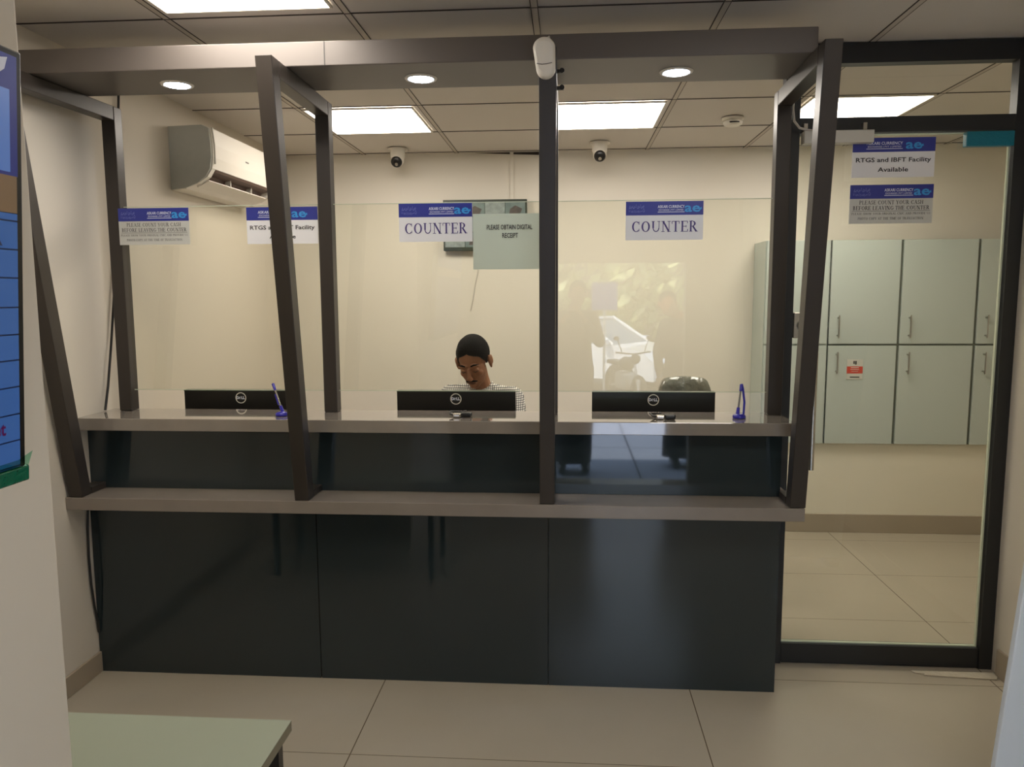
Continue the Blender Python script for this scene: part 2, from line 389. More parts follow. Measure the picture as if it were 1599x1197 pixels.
def sign(x0, x1, z0, z1, y, kind, label, group=None):
    w, h = x1-x0, z1-z0; cx = (x0+x1)/2
    t = thing('sign', label, 'sign', (cx, y, z0), group)
    MB().box(x0, x1, y-.0015, y+.0015, z0, z1).build('backing_board', M['sign_grey'] if kind == 'cash' else M['sign_white'], t)
    hb = h*.355; zb = z1-hb; yf = y-.0022
    strip = MB().box(x0, x1, yf, y-.0014, zb, z1).build('header_strip', M['sign_blue'], t)
    yt = yf-.0006
    big = kind == 'rtgs'
    if big:
        lx, lc = x0+w*.385, x0+w*.745; tw = w*.44
    else:
        lx, lc = x0+w*.585, x0+w*.865; tw = w*.345
    sans('ASKARI CURRENCY', h*.105, lx, yt, zb+hb*.60, M['txt_white'], 'header_lettering', t, bold=h*.0012, width=tw)
    sans('EXCHANGE ( PVT ) LIMITED', h*.062, lx, yt, zb+hb*.36, M['txt_white'], 'header_lettering', t, bold=0, width=tw*.92)
    MB().box(lx-tw*.5, lx+tw*.5, yt-.0002, yt, zb+hb*.20, zb+hb*.24).build('underline', M['txt_white'], t)
    logo(lc, yt, zb+hb*(.52 if not big else .50), hb*.66, t)
    if not big:
        sans('\u0639\u0633\u06a9\u0631\u06cc \u06a9\u0631\u0646\u0633\u06cc'[::-1], h*.12, x0+w*.14, yt, zb+hb*.66, M['txt_pale'], 'script_lettering', t, width=w*.2)
        sans('\u0627\u06cc\u06a9\u0633\u0686\u06cc\u0646\u062c \u0644\u0645\u06cc\u0679\u0688'[::-1], h*.07, x0+w*.14, yt, zb+hb*.32, M['txt_pale'], 'script_lettering', t, width=w*.21)
    hh = h-hb
    if kind == 'counter':
        serif('COUNTER', h*.275, cx, y-.0024, z0+hh*.33, w*.86, M['txt_violet'], 'lettering', t, mul=1.15)
    elif kind == 'rtgs':
        sans('RTGS and IBFT Facility', h*.155, cx+w*.0, y-.0024, z0+hh*.68, M['txt_black'], 'lettering', t, bold=h*.0028, width=w*.91)
        sans('Available', h*.155, cx, y-.0024, z0+hh*.30, M['txt_black'], 'lettering', t, bold=h*.0028, width=w*.37)
    else:
        serif('PLEASE COUNT YOUR CASH', h*.10, cx, y-.0024, z0+hh*.77, w*.77, M['txt_black'], 'lettering', t, mul=1.2)
        serif('BEFORE LEAVING THE COUNTER', h*.10, cx, y-.0024, z0+hh*.55, w*.92, M['txt_black'], 'lettering', t, mul=1.2)
        MB().box(x0+w*.03, x1-w*.03, y-.0024, y-.0015, z0+hh*.495, z0+hh*.51).build('divider_line', M['txt_grey'], t)
        serif('PLEASE SHOW YOUR ORIGINAL CNIC AND PROVIDE US', h*.055, cx, y-.0024, z0+hh*.36, w*.95, M['txt_grey'], 'lettering', t, mul=1.3)
        serif('PHOTO COPY AT THE TIME OF TRANSACTION', h*.06, cx, y-.0024, z0+hh*.16, w*.79, M['txt_grey'], 'lettering', t, mul=1.3)
    return t

# ------------------------------------------------------------------ room shell
XL, XR, XR2, H = -1.912, 1.73, 3.2, 2.47
YB, YF, YP = 5.21, -.42, 4.93
struct('floor', MB().box(XL-.12, XR2+.12, YF-.12, YB+.12, -.1, 0), M['floor'])
struct('ceiling', MB().box(XL-.12, XR2+.12, YF-.12, YB+.12, H, H+.08), M['ceiling'])
struct('wall_back', MB().box(XL-.12, XR2+.12, YB, YB+.12, 0, H), M['wall'])
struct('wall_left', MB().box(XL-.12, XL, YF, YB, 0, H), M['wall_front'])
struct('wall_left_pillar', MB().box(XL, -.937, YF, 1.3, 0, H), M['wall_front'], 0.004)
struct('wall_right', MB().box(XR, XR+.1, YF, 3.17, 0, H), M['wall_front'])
struct('wall_right_inner', MB().box(XR2, XR2+.12, 3.05, YB, 0, H).box(XR+.1, XR2, 3.05, 3.17, 0, H), M['wall'])
struct('wall_plinth', MB().box(1.225, XR2, YP, YB, 0, .58), M['plinth'])
# street front wall with its opening behind the camera
ox0, ox1, oz = -.09, .98, 1.79
struct('wall_front', MB().box(XL-.12, ox0, YF-.12, YF, 0, H).box(ox1, XR+.1, YF-.12, YF, 0, H).box(ox0, ox1, YF-.12, YF, oz, H), M['facade'])
# ceiling joints
gx = [-1.371+.6285*k for k in range(0, 8)]; gy = [3.905+.628*k for k in range(-8, 3)]
g1 = MB(); g2 = MB()
for x in gx:
    if x < XL or x > XR2: continue
    g2.box(x-.010, x+.010, YF, YB, H-.0022, H-.0002)
    g1.box(x-.0135, x-.010, YF, YB, H-.0026, H-.0001); g1.box(x+.010, x+.0125, YF, YB, H-.0026, H-.0001)
for y in gy:
    if y < YB-.02 and y > YF: g1.box(XL, XR2, y-.003, y+.003, H-.003, H-.0001)
struct('trim_1', g1, M['grid_dark']); struct('trim_2', g2, M['grid_light'])
# sagging tile gap where the ceiling meets the back wall
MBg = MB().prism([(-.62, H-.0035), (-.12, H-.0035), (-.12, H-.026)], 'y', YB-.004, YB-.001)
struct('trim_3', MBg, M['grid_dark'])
struct('baseboard_left', MB().box(XL, XL+.012, 1.3, 2.86, 0, .085), M['baseboard'], .002)
struct('baseboard_back', MB().box(1.225, XR2, YP-.012, YP, 0, .12), M['baseboard'], .002)
struct('baseboard_right', MB().box(XR-.012, XR, 1.0, 3.055, 0, .11), M['baseboard'], .002)
struct('trim_4', MB().box(-.387, -.363, YB-.012, YB, 2.16, H-.003), M['wall'])
# torn cement strip at the door foot
pts = [(1.395, 3.062), (1.405, 3.045), (1.44, 3.038), (1.43, 3.028), (1.5, 3.022), (1.56, 3.018), (1.62, 3.014), (1.70, 3.008), (1.715, 3.03), (1.717, 3.064)]
struct('trim_5', MB().prism(pts, 'z', .0005, .005), M['patch'])

# ------------------------------------------------------------------ ceiling lights
def panel(x0, y0, label, w=.565, d=.58):
    t = thing('ceiling_light', label, 'light', (x0+w/2, y0+d/2, H-.004), 'square ceiling light panels')
    e = .008
    MB().box(x0+e, x0+w-e, y0+e, y0+d-e, H-.010, H-.004).build('diffuser', M['light'], t)
    f = MB().box(x0, x0+w, y0, y0+e, H-.012, H-.003).box(x0, x0+w, y0+d-e, y0+d, H-.012, H-.003)
    f.box(x0, x0+e, y0+e, y0+d-e, H-.012, H-.003).box(x0+w-e, x0+w, y0+e, y0+d-e, H-.012, H-.003)
    f.build('frame', M['light_frame'], t)
panel(-1.345, 3.92, 'bright square ceiling panel behind the counter, above the seated man and nearest the air conditioner')
panel(-.085, 3.92, 'bright square ceiling panel behind the counter, between the centre post and the smoke detector')
panel(1.17, 3.905, 'bright square ceiling panel seen through the glass above the door', w=.575)
panel(-1.335, 1.995, 'bright square ceiling panel in front of the counter, cut by the top of the photo')
panel(.55, .78, 'added square ceiling panel, unseen above the view, brightening the customer floor')  # added light, out of view, brightens the front part of the room

# ------------------------------------------------------------------ counter
XE = .80
t = thing('service_counter', 'long dark glossy teller counter with three front panels and a raised upstand', 'counter', (0, 2.95, 0))
seams = [XL+.002, -.983, -.072, XE]
for a, b in zip(seams[:-1], seams[1:]):
    MB().box(a+.0015, b-.0015, 2.86, 2.878, 0, .717).build('front_panel', M['panel'], t)
MB().box(XL+.01, XE-.002, 2.879, 2.895, .0, .717).build('backing_board', M['joint'], t)
MB().box(XL+.001, XE, 2.881, 2.896, .767, 1.009).build('upstand_panel', M['panel'], t)
MB().box(XE-.018, XE, 2.896, 3.07, 0, .717).box(XE-.018, XE, 2.897, 3.06, .767, 1.009).build('side_panel', M['panel'], t)
lip = MB().cbox(XL+.001, .845, 2.72, 3.05, .718, .766, .002).build('lower_worktop', M['stone_low'], None)
tag(lip, 'long grey-brown stone ledge at desk height on which the bronze frames stand', 'ledge')
top = MB().cbox(XL+.001, .832, 2.812, 3.075, 1.010, 1.058, .002).build('upper_worktop', M['stone'], None)
tag(top, 'polished grey-brown stone top ledge of the teller counter under the glass', 'worktop')
t = thing('teller_desk', 'cream staff desk behind the counter carrying the three monitors', 'desk', (-.55, 3.35, 0))
MB().box(XL+.002, .78, 3.052, 3.66, .705, .735).build('desktop', M['desk'], t)
for x in (XL+.03, -1.0, -.06, .74): MB().box(x-.015, x+.015, 3.08, 3.60, 0, .705).build('side_panel', M['desk'], t)

# ------------------------------------------------------------------ bronze frames
ZT = 2.276
def tube_frame(xb, xt, xr, label, bolts=False):
    """foot bar on the ledge, front leg leaning forward as it rises, level beam, upright rear post"""
    t = thing('bronze_frame', label, 'frame', (xb, 2.75, .766), 'bent bronze box frames standing on the counter')
    w = .027
    # front leg
    yb0, yb1, yt0, yt1 = 2.725, 2.785, 2.428, 2.488
    MB().hexa([(xb-w, yb0, .767), (xb+w, yb0, .767), (xb+w, yb1, .767), (xb-w, yb1, .767),
               (xt-w, yt0, ZT), (xt+w, yt0, ZT), (xt+w, yt1, ZT), (xt-w, yt1, ZT)]).build('front_leg', M['tube'], t, .0025)
    MB().box(xb-w, xb+w, 2.787, 2.879, .767, .792).build('foot_bar', M['tube'], t, .002)
    MB().hexa([(xt-w, yt1+.002, ZT-.055), (xt+w, yt1+.002, ZT-.055), (xr+w, 3.006, ZT-.055), (xr-w, 3.006, ZT-.055),
               (xt-w, yt1+.002, ZT), (xt+w, yt1+.002, ZT), (xr+w, 3.006, ZT), (xr-w, 3.006, ZT)]).build('top_beam', M['tube'], t, .0025)
    MB().box(xr-w, xr+w, 3.008, 3.062, 1.059, ZT).build('rear_post', M['tube'], t, .0025)
    if bolts:
        for z in (2.215, 2.165):
            MB().box(xt+w, xt+w+.022, 2.47, 2.482, z-.005, z+.005).lathe([(.008, 0), (.008, .006)], (xt+w+.016, 2.464, z), 'y', 10).build('bolt', M['black'], t)
    return t
tube_frame(-1.873, -1.845, -1.822, 'bronze box frame against the left wall, leftmost of the four')
tube_frame(-.989, -.953, -.957, 'bronze box frame beside the pen stand with the tilted pen, second from the left wall')
tube_frame(-.073, -.064, -.066, 'bronze box frame with the white motion sensor on top, seen edge-on in the middle', True)
tube_frame(.821, .784, .803, 'bronze box frame at the door end of the counter, rightmost of the four')

# ------------------------------------------------------------------ header with downlights
hx0, hx1 = XL+.002, .78
t = thing('header_canopy', 'long bronze clad canopy box with downlights resting on the frames', 'canopy', (0, 2.7, 2.278))
MB().box(hx0, hx1, 2.565, 2.868, 2.2775, 2.356).build('box_cladding', M['header'], t, .003)
for x in (-.80,): MB().box(x-.0012, x+.0012, 2.5635, 2.566, 2.2785, 2.355).build('joint_strip', M['black'], t)
for x, lb in ((-1.392, 'round downlight in the canopy nearest the left wall'), (-.513, 'round downlight in the middle of the canopy'), (.365, 'round downlight in the canopy nearest the door')):
    d = thing('downlight', lb, 'downlight', (x, 2.738, 2.277), 'downlights in the canopy')
    MB().lathe([(.057, 0), (.055, -.004), (.046, -.005), (.041, -.001)], (x, 2.738, 2.2775), 'z', 32).build('trim_ring', M['light_frame'], d)
    MB().lathe([(.040, -.0052), (.0405, -.0012)], (x, 2.738, 2.2775), 'z', 32).build('lens', M['lamp'], d)

# ------------------------------------------------------------------ counter glass
def pane(x0, x1, label, m=None):
    t = thing('counter_glass', label, 'glass screen', ((x0+x1)/2, 3.035, 1.145), 'glass screens above the counter')
    mb = MB(); mb.add([(x0, 3.035, 1.145), (x1, 3.035, 1.145), (x1, 3.035, 1.886), (x0, 3.035, 1.886)], [(0,1,2,3)])
    mb.build('pane', M['glass'], t)
    for za, zb in ((1.143, 1.1455), (1.8855, 1.888)): MB().box(x0, x1, 3.033, 3.037, za, zb).build('polished_edge', M['edge'], t)
pane(-1.794, -.985, 'clear glass screen between the left wall frame and the second frame, with the cash notice')
pane(-.929, -.094, 'clear glass screen in front of the seated man')
pane(-.038, .775, 'clear glass screen reflecting the street with a white car')

# ------------------------------------------------------------------ signs
sign(-1.800, -1.508, 1.734, 1.878, 3.004, 'cash', 'notice PLEASE COUNT YOUR CASH on the counter glass at the left wall frame')
sign(-1.280, -.990, 1.734, 1.878, 3.024, 'rtgs', 'notice RTGS and IBFT Facility Available on the counter glass, partly behind the second frame')
sign(-.664, -.374, 1.736, 1.884, 3.024, 'counter', 'blue and white COUNTER sign above the seated man')
sign(.221, .515, 1.734, 1.880, 3.024, 'counter', 'blue and white COUNTER sign right of the centre post')
sign(1.080, 1.384, 1.965, 2.112, 3.085, 'rtgs', 'notice RTGS and IBFT Facility Available on the glass door')
sign(1.078, 1.386, 1.792, 1.938, 3.085, 'cash', 'notice PLEASE COUNT YOUR CASH on the glass door')
t = thing('receipt_sign', 'pale green card PLEASE OBTAIN DIGITAL RECEIPT on the counter glass by the centre post', 'sign', (-.24, 3.028, 1.627))
MB().box(-.372, -.094, 3.028, 3.031, 1.627, 1.842).build('card', M['receipt'], t)
sans('PLEASE OBTAIN DIGITAL', .026, -.228, 3.0265, 1.789, M['txt_black'], 'lettering', t, bold=.0003, width=.178)
sans('RECEIPT', .026, -.226, 3.0265, 1.757, M['txt_black'], 'lettering', t, bold=.0003, width=.062)

# ------------------------------------------------------------------ glass door and its frame
YD0, YD1 = 3.10, 3.15
t = thing('door_1', 'black framed glass door with transom beside the counter', 'door', (1.28, 3.12, 0)); t['kind'] = 'structure'
MB().box(.83, .886, YD0, YD1, 0, H-.004).build('jamb', M['doorframe'], t)
MB().box(1.678, XR-.001, YD0, YD1, 0, H-.004).build('jamb', M['doorframe'], t)
MB().box(.887, 1.677, YD0, YD1, 2.137, 2.194).build('head_rail', M['doorframe'], t)
MB().box(.887, 1.677, YD0, YD1, 2.392, H-.004).build('top_rail', M['doorframe'], t)
MB().box(.89, 1.674, YD0+.004, YD1-.004, .004, .086).build('bottom_rail', M['doorframe'], t)
mb = MB(); mb.add([(.89, 3.125, .086), (1.674, 3.125, .086), (1.674, 3.125, 2.130), (.89, 3.125, 2.130)], [(0,1,2,3)]); leaf = mb.build('glass_leaf', M['glass_door'], t)
MB().box(.89, 1.674, 3.119, 3.131, .086, .091).box(.895, 1.66, 3.119, 3.131, 2.1285, 2.133).box(1.668, 1.674, 3.119, 3.131, .091, 2.128).build('leaf_edge', M['edge'], t)
mb = MB(); mb.add([(.887, 3.125, 2.194), (1.677, 3.125, 2.194), (1.677, 3.125, 2.392), (.887, 3.125, 2.392)], [(0,1,2,3)]); mb.build('transom_glass', M['glass_clear'], t)
pl = MB().tube([(.966, 3.06, .83), (.966, 3.06, 1.60)], .0105, 14).tube([(.966, 3.06, .90), (.966, 3.12, .90)], .006).tube([(.966, 3.06, 1.53), (.966, 3.12, 1.53)], .006)
pl.build('handle', M['silver'], t)
MB().cbox(.888, .945, 3.092, 3.118, 1.352, 1.452, .002).build('lock_case', M['silver'], t)
MB().lathe([(.019, 0), (.019, -.008), (.012, -.014)], (.918, 3.092, 1.402), 'y', 24).build('lock_knob', M['chrome'], t)
MB().cbox(1.498, 1.672, 3.088, 3.118, 2.076, 2.131, .003).build('patch_fitting', M['teal'], t, label='patch fitting still wrapped in teal film')
# magnetic lock
t = thing('magnetic_lock', 'white box magnetic door lock under the door head', 'lock', (1.01, 3.07, 2.09))
MB().cbox(.888, 1.144, 3.045, 3.090, 2.090, 2.136, .002).build('housing', M['offwhite'], t)
for x in (.893, 1.112): MB().box(x, x+.014, 3.072, 3.099, 2.136, 2.168).build('bracket', M['silver'], t)
MB().tube([(.836, 3.02, 2.262), (.838, 3.03, 2.215), (.848, 3.045, 2.172), (.872, 3.055, 2.148), (.905, 3.06, 2.141), (.935, 3.066, 2.1385)], .0045, 8).build('cable', M['cable_white'], t)

# ------------------------------------------------------------------ motion sensor
t = thing('motion_sensor', 'white oblong motion sensor on top of the centre frame', 'sensor', (-.072, 2.42, 2.24))
out = []
for i in range(28):
    a = 2*PI*i/28; c_, s_ = math.cos(a), math.sin(a)
    x = -.074+.034*c_; z = (2.264 if s_ > 0 else 2.211)+.033*s_
    if s_ < 0: x = -.069+.030*c_
    out.append((x, z))
mb = MB(); n = len(out)
rings = [(2.425, 1.0), (2.405, 1.0), (2.397, .93), (2.394, .75)]
cxm, czm = sum(p[0] for p in out)/n, sum(p[1] for p in out)/n
vs = []
for y, k in rings: vs += [(cxm+(p[0]-cxm)*k, y, czm+(p[1]-czm)*k) for p in out]
fs = [[i*n+j, i*n+(j+1) % n, (i+1)*n+(j+1) % n, (i+1)*n+j] for i in range(len(rings)-1) for j in range(n)]
fs = [f[::-1] for f in fs]
mb.add(vs, fs, True); mb.add(vs[-n:], [list(range(n))]); mb.add(vs[:n], [list(range(n))])
mb.build('housing', M['white'], t)
MB().tube([(-.096, 2.3935, 2.2175), (-.080, 2.3925, 2.2145), (-.065, 2.3925, 2.2155), (-.050, 2.3935, 2.219)], .0012, 6).build('lens_slot', M['txt_grey'], t)
MB().tube([(-.056, 2.42, 2.29), (-.060, 2.45, 2.312), (-.064, 2.53, 2.335), (-.068, 2.562, 2.345)], .0022, 8).build('cable', M['cable_white'], t)

# ------------------------------------------------------------------ air conditioner on the left wall
t = thing('air_conditioner', 'white wall split air conditioner still in film with open brown louver', 'air conditioner', (XL, 4.05, 2.04))
bx = XL+.001
prof = [(bx, 2.335), (bx+.165, 2.340), (bx+.198, 2.325), (bx+.206, 2.25), (bx+.206, 2.19), (bx+.197, 2.135), (bx+.172, 2.098), (bx+.13, 2.068), (bx+.07, 2.046), (bx, 2.040)]
MB().prism(prof, 'y', 3.645, 3.655).build('end_cap', M['ac_side'], t)
body = [(bx, 2.338), (bx+.168, 2.342), (bx+.205, 2.327), (bx+.213, 2.25), (bx+.212, 2.19), (bx+.204, 2.138), (bx+.145, 2.128), (bx+.12, 2.085), (bx+.07, 2.044), (bx, 2.038)]
MB().prism(body, 'y', 3.656, 4.445).build('body', M['white'], t)
for y0 in (3.656, 4.41): MB().prism([(bx+.204, 2.137), (bx+.18, 2.100), (bx+.13, 2.068), (bx+.11, 2.068), (bx+.12, 2.09), (bx+.145, 2.127)], 'y', y0, y0+.035).build('outlet_cheek', M['white'], t)
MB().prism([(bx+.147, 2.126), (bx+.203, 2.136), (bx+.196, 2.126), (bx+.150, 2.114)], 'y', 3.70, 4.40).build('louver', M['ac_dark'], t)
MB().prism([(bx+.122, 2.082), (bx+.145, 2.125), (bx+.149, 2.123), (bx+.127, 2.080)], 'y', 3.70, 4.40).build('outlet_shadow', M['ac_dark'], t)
MB().prism([(bx+.105, 2.062), (bx+.165, 2.090), (bx+.170, 2.084), (bx+.110, 2.054)], 'y', 3.692, 4.41).build('outlet_lip', M['white'], t)
for y in (3.93, 4.19): MB().box(bx+.13, bx+.17, y, y+.008, 2.082, 2.124).build('vane', M['offwhite'], t)
MB().box(bx+.2125, bx+.2135, 4.03, 4.07, 2.225, 2.232).build('badge', M['txt_grey'], t)
MB().tube([(bx+.209, 3.665, 2.330), (bx+.216, 3.668, 2.25), (bx+.213, 3.672, 2.16)], .004, 6).build('packing_film', M['offwhite'], t)

# ------------------------------------------------------------------ ceiling cameras and smoke detector
def cctv(x, y, label):
    t = thing('security_camera', label, 'camera', (x, y, H-.004), 'white turret cameras on the ceiling')
    z = H-.0045
    MB().lathe([(.062, 0), (.064, -.008), (.048, -.014), (.046, -.055), (.040, -.068)], (x, y, z), 'z', 32).build('base', M['white'], t)
    hd = MB().ell((x, y-.008, z-.074), (.043, .043, .043), n=28, m=18).build('head', M['white'], t)
    R_ = Matrix.Translation((x, y-.008, z-.074)) @ Euler((math.radians(28), 0, 0)).to_matrix().to_4x4()
    MB().lathe([(.036, -.030), (.036, -.0345), (.030, -.042), (.018, -.0455)], (0, 0, 0), 'y', 28).xf(R_).build('lens_face', M['black'], hd)
    MB().lathe([(.011, -.0452), (.009, -.0475)], (0, 0, -.012), 'y', 18).xf(R_).build('lens', M['silver'], hd)
cctv(-1.098, 5.00, 'white turret camera on the ceiling left of the centre post')
cctv(.194, 4.92, 'white turret camera on the ceiling right of the centre post')
t = thing('smoke_detector', 'round white smoke detector on the ceiling behind the counter', 'smoke detector', (.88, 4.32, H-.004))
z = H-.0045
MB().lathe([(.058, 0), (.058, -.010), (.050, -.014)], (.88, 4.32, z), 'z', 32).build('base', M['white'], t)
MB().lathe([(.046, -.0142), (.052, -.022), (.048, -.036), (.036, -.042)], (.88, 4.32, z), 'z', 32).build('cover', M['white'], t)
for a in (-1.9, -1.57, -1.24): MB().box(-.009, .009, -.003, .001, -.003, .003).xf(Matrix.Translation((.88+.0505*math.cos(a), 4.32+.0505*math.sin(a), z-.030)) @ Matrix.Rotation(a+PI/2, 4, 'Z')).build('sensor_slot', M['black'], t)

# ------------------------------------------------------------------ cctv screen on the back wall
t = thing('surveillance_monitor', 'wall screen on the back wall showing camera feeds, half hidden by signs', 'monitor', (-.55, 5.17, 1.82))
x0, x1, z0, z1 = -.832, -.272, 1.822, 2.156
MB().cbox(x0, x1, 5.150, 5.195, z0, z1, .003).build('bezel', M['feed_bezel'], t)
MB().box(-.62, -.48, 5.195, YB-.001, 1.92, 2.06).build('wall_bracket', M['black'], t)
fw = (x1-x0-.02)/4; fh = (z1-z0-.035)/3; k = 0
for i in range(4):
    for j in range(3):
        a, b = x0+.010+i*fw, z0+.022+j*fh
        MB().box(a+.002, a+fw-.002, 5.1475, 5.1495, b+.002, b+fh-.002).build('feed_tile', M['feed_a'] if (i+j) % 2 else M['feed_b'], t)
        MB().prism([(a+fw*.2, b+fh*.15), (a+fw*.75, b+fh*.2), (a+fw*.85, b+fh*.5), (a+fw*.5, b+fh*.72), (a+fw*.25, b+fh*.5)], 'y', 5.1462, 5.1472).build('feed_shape', M['feed_dark'] if (i+2*j) % 3 else M['feed_b'], t)
tag(MB().tube([(-.60, 5.204, 1.84), (-.61, 5.205, 1.68), (-.628, 5.206, 1.60), (-.645, 5.206, 1.50), (-.662, 5.205, 1.42)], .0035, 6).build('cable', M['cable_white']), 'thin white cable hanging below the wall screen', 'cable')

# ------------------------------------------------------------------ desk monitors
def monitor(cx, label):
    t = thing('computer_monitor', label, 'monitor', (cx, 3.29, .735), 'black desk monitors seen from behind')
    MB().cbox(cx-.2585, cx+.2585, 3.25, 3.275, .815, 1.118, .003).build('rear_cover', M['black'], t)
    MB().box(cx-.25, cx+.25, 3.2752, 3.277, .825, 1.11).build('screen', M['black_matte'], t)
    MB().box(cx-.258, cx+.258, 3.247, 3.2495, 1.112, 1.1175).build('top_edge', M['feed_bezel'], t)
    lg = MB()
    arc_band(lg, cx, 1.082, .0205, .0245, 0, 360, 3.2485, 36)
    o = lg.build('logo_ring', M['white'], t)
    sans('D', .0165, cx-.0135, 3.2483, 1.082, M['txt_white'], 'logo_lettering', t, bold=.0009)
    e = MB()
    for dz in (-.0042, 0, .0042): e.box(-.0036, .0036, -.0001, .0001, dz-.0009, dz+.0009)
    e.box(-.0040, -.0022, -.0001, .0001, -.0051, .0051)
    e.xf(Matrix.Translation((cx-.0035, 3.2483, 1.082)) @ Matrix.Rotation(math.radians(28), 4, 'Y')).build('logo_lettering', M['txt_white'], t)
    sans('LL', .0165, cx+.0105, 3.2483, 1.082, M['txt_white'], 'logo_lettering', t, bold=.0009)
    MB().box(cx-.035, cx+.035, 3.277, 3.30, .745, .90).build('stand_neck', M['black'], t)
    MB().cbox(cx-.11, cx+.11, 3.20, 3.40, .7355, .745, .002).build('stand_base', M['black'], t)
monitor(-1.437, 'black desk monitor beside the tilted blue pen, nearest the left wall')
monitor(-.481, 'black desk monitor in front of the seated man')
monitor(.363, 'black desk monitor in front of the plastic covered chair')

# ------------------------------------------------------------------ small things on the top ledge
def pen_stand(x, y, tip, label, thick):
    t = thing('pen_stand', label, 'pen stand', (x, y, 1.059))
    z = 1.0595
    MB().lathe([(.024, 0), (.025, .004), (.023, .011), (.010, .016)], (x, y, z), 'z', 28).build('base', M['blue_plastic'], t)
    a = Vector((x-.006 if thick else x+.004, y, z+.014)); b = Vector(tip)
    MB().tube([a, a+(b-a)*.22], [.0075, .006], 12).build('socket', M['blue_plastic'], t)
    MB().tube([a+(b-a)*.22, a+(b-a)*.80], .0035, 10).build('pen_barrel', M['silver'] if not thick else M['txt_grey'], t)
    MB().tube([a+(b-a)*.76, a+(b-a)*.98, b], [.0052, .0062, .003], 12).build('pen_cap', M['blue_plastic'], t)
    if thick:
        c = [(x+.016, y, z+.010), (x+.018, y, z+.06), (b.x+.006, b.y, b.z-.018), (b.x+.001, b.y, b.z)]
        MB().tube(c, .0042, 10).build('pen_clip', M['blue_plastic'], t)
    else:
        MB().tube([a+(b-a)*.25+Vector((-.006, 0, 0)), a+(b-a)*.62+Vector((-.0055, 0, 0))], .0036, 8).build('pen_clip', M['blue_plastic'], t)
pen_stand(-1.122, 2.905, (-1.163, 2.93, 1.184), 'blue pen stand with a tilted pen beside the second frame', False)
pen_stand(.650, 2.925, (.661, 2.95, 1.186), 'blue pen stand with an upright pen near the door end of the top ledge', True)
def scanner(x, y, label):
    t = thing('fingerprint_scanner', label, 'scanner', (x, y, 1.059))
    z = 1.0595
    MB().cbox(x-.002, x+.040, y-.016, y+.016, z, z+.019, .006).build('body', M['black'], t)
    MB().cbox(x-.032, x-.002, y-.013, y+.013, z, z+.015, .004).build('silver_collar', M['silver'], t)
    MB().box(x-.028, x-.008, y-.0135, y-.0128, z+.004, z+.010).build('label_patch', M['txt_white'], t)
    MB().tube([(x-.032, y, z+.008), (x-.045, y+.004, z+.010), (x-.050, y+.03, z+.016), (x-.036, y+.06, z+.012), (x-.012, y+.09, z+.006), (x, y+.13, z+.004)], .0035, 8).build('cable', M['cable_black'], t)
scanner(-.408, 2.90, 'small black and silver fingerprint reader in front of the seated man')
scanner(.366, 2.885, 'small black and silver fingerprint reader near the door end')

# ------------------------------------------------------------------ wall cable
tag(MB().tube([(XL+.012, 3.235, 2.44), (XL+.012, 3.222, 2.33), (XL+.012, 3.205, 2.20), (XL+.012, 3.20, 2.05), (XL+.012, 3.19, 1.90), (XL+.012, 3.15, 1.72), (XL+.012, 3.10, 1.52), (XL+.012, 3.06, 1.33), (XL+.012, 3.02, 1.16), (XL+.012, 2.99, 1.0635)], .005, 8).build('cable', M['cable_black']),
    'black cable running down the left wall behind the leftmost frame', 'cable')
tag(MB().tube([(XL+.010, 2.84, .717), (XL+.010, 2.828, .62), (XL+.010, 2.822, .50), (XL+.010, 2.825, .38), (XL+.010, 2.835, .29), (XL+.010, 2.848, .22), (XL+.010, 2.853, .17)], .0045, 8).build('cable', M['cable_black']),
    'black cable looping down the left wall below the counter ledge', 'cable')

# ------------------------------------------------------------------ cabinets
cols = [(1.228, 1.612), (1.622, 2.036), (2.050, 2.490), (2.505, 2.945)]
labs = ['grey-green wall cabinet at the end next to the counter', 'grey-green wall cabinet with the red and white sticker', 'grey-green wall cabinet between the stickered one and the last one by the jamb', 'grey-green wall cabinet furthest from the counter, cut by the door jamb']
for (a, b), lb in zip(cols, labs):
    t = thing('wall_cabinet', lb, 'cabinet', ((a+b)/2, 5.05, .58), 'tall grey-green wall cabinets')
    MB().box(a-.003, b+.012, 4.918, YB-.002, .582, 1.853).build('carcass', M['cab_edge'] if a > 1.3 else M['cabinet'], t)
    for z0, z1, hz in ((.584, 1.203, (1.03, 1.165)), (1.215, 1.851, (1.252, 1.392))):
        d = MB().cbox(a+.002, b-.002, 4.90, 4.917, z0, z1, .0015).build('door', M['cabinet'], t)
        if a > 1.3:
            hx = a+.052
            MB().tube([(hx, 4.872, hz[0]), (hx, 4.872, hz[1])], .005, 8).tube([(hx, 4.872, hz[0]+.015), (hx, 4.90, hz[0]+.015)], .005, 8).tube([(hx, 4.872, hz[1]-.015), (hx, 4.90, hz[1]-.015)], .005, 8).build('handle', M['chrome'], d)
t = thing('sticker', 'red and white notice sticker on a lower cabinet door', 'sticker', (1.787, 4.898, .99))
MB().box(1.740, 1.836, 4.8975, 4.8995, .993, 1.117).build('paper', M['sign_grey'], t)
MB().box(1.740, 1.836, 4.8965, 4.8974, 1.030, 1.074).build('red_band', M['red'], t)
MB().box(1.778, 1.786, 4.8965, 4.8974, 1.090, 1.108).box(1.789, 1.798, 4.8965, 4.8974, 1.086, 1.108).build('emblem', M['txt_black'], t)
MB().box(1.764, 1.812, 4.896, 4.8964, 1.064, 1.068).box(1.762, 1.814, 4.896, 4.8964, 1.053, 1.056).box(1.768, 1.808, 4.896, 4.8964, 1.042, 1.044).build('band_lettering', M['sign_grey'], t)
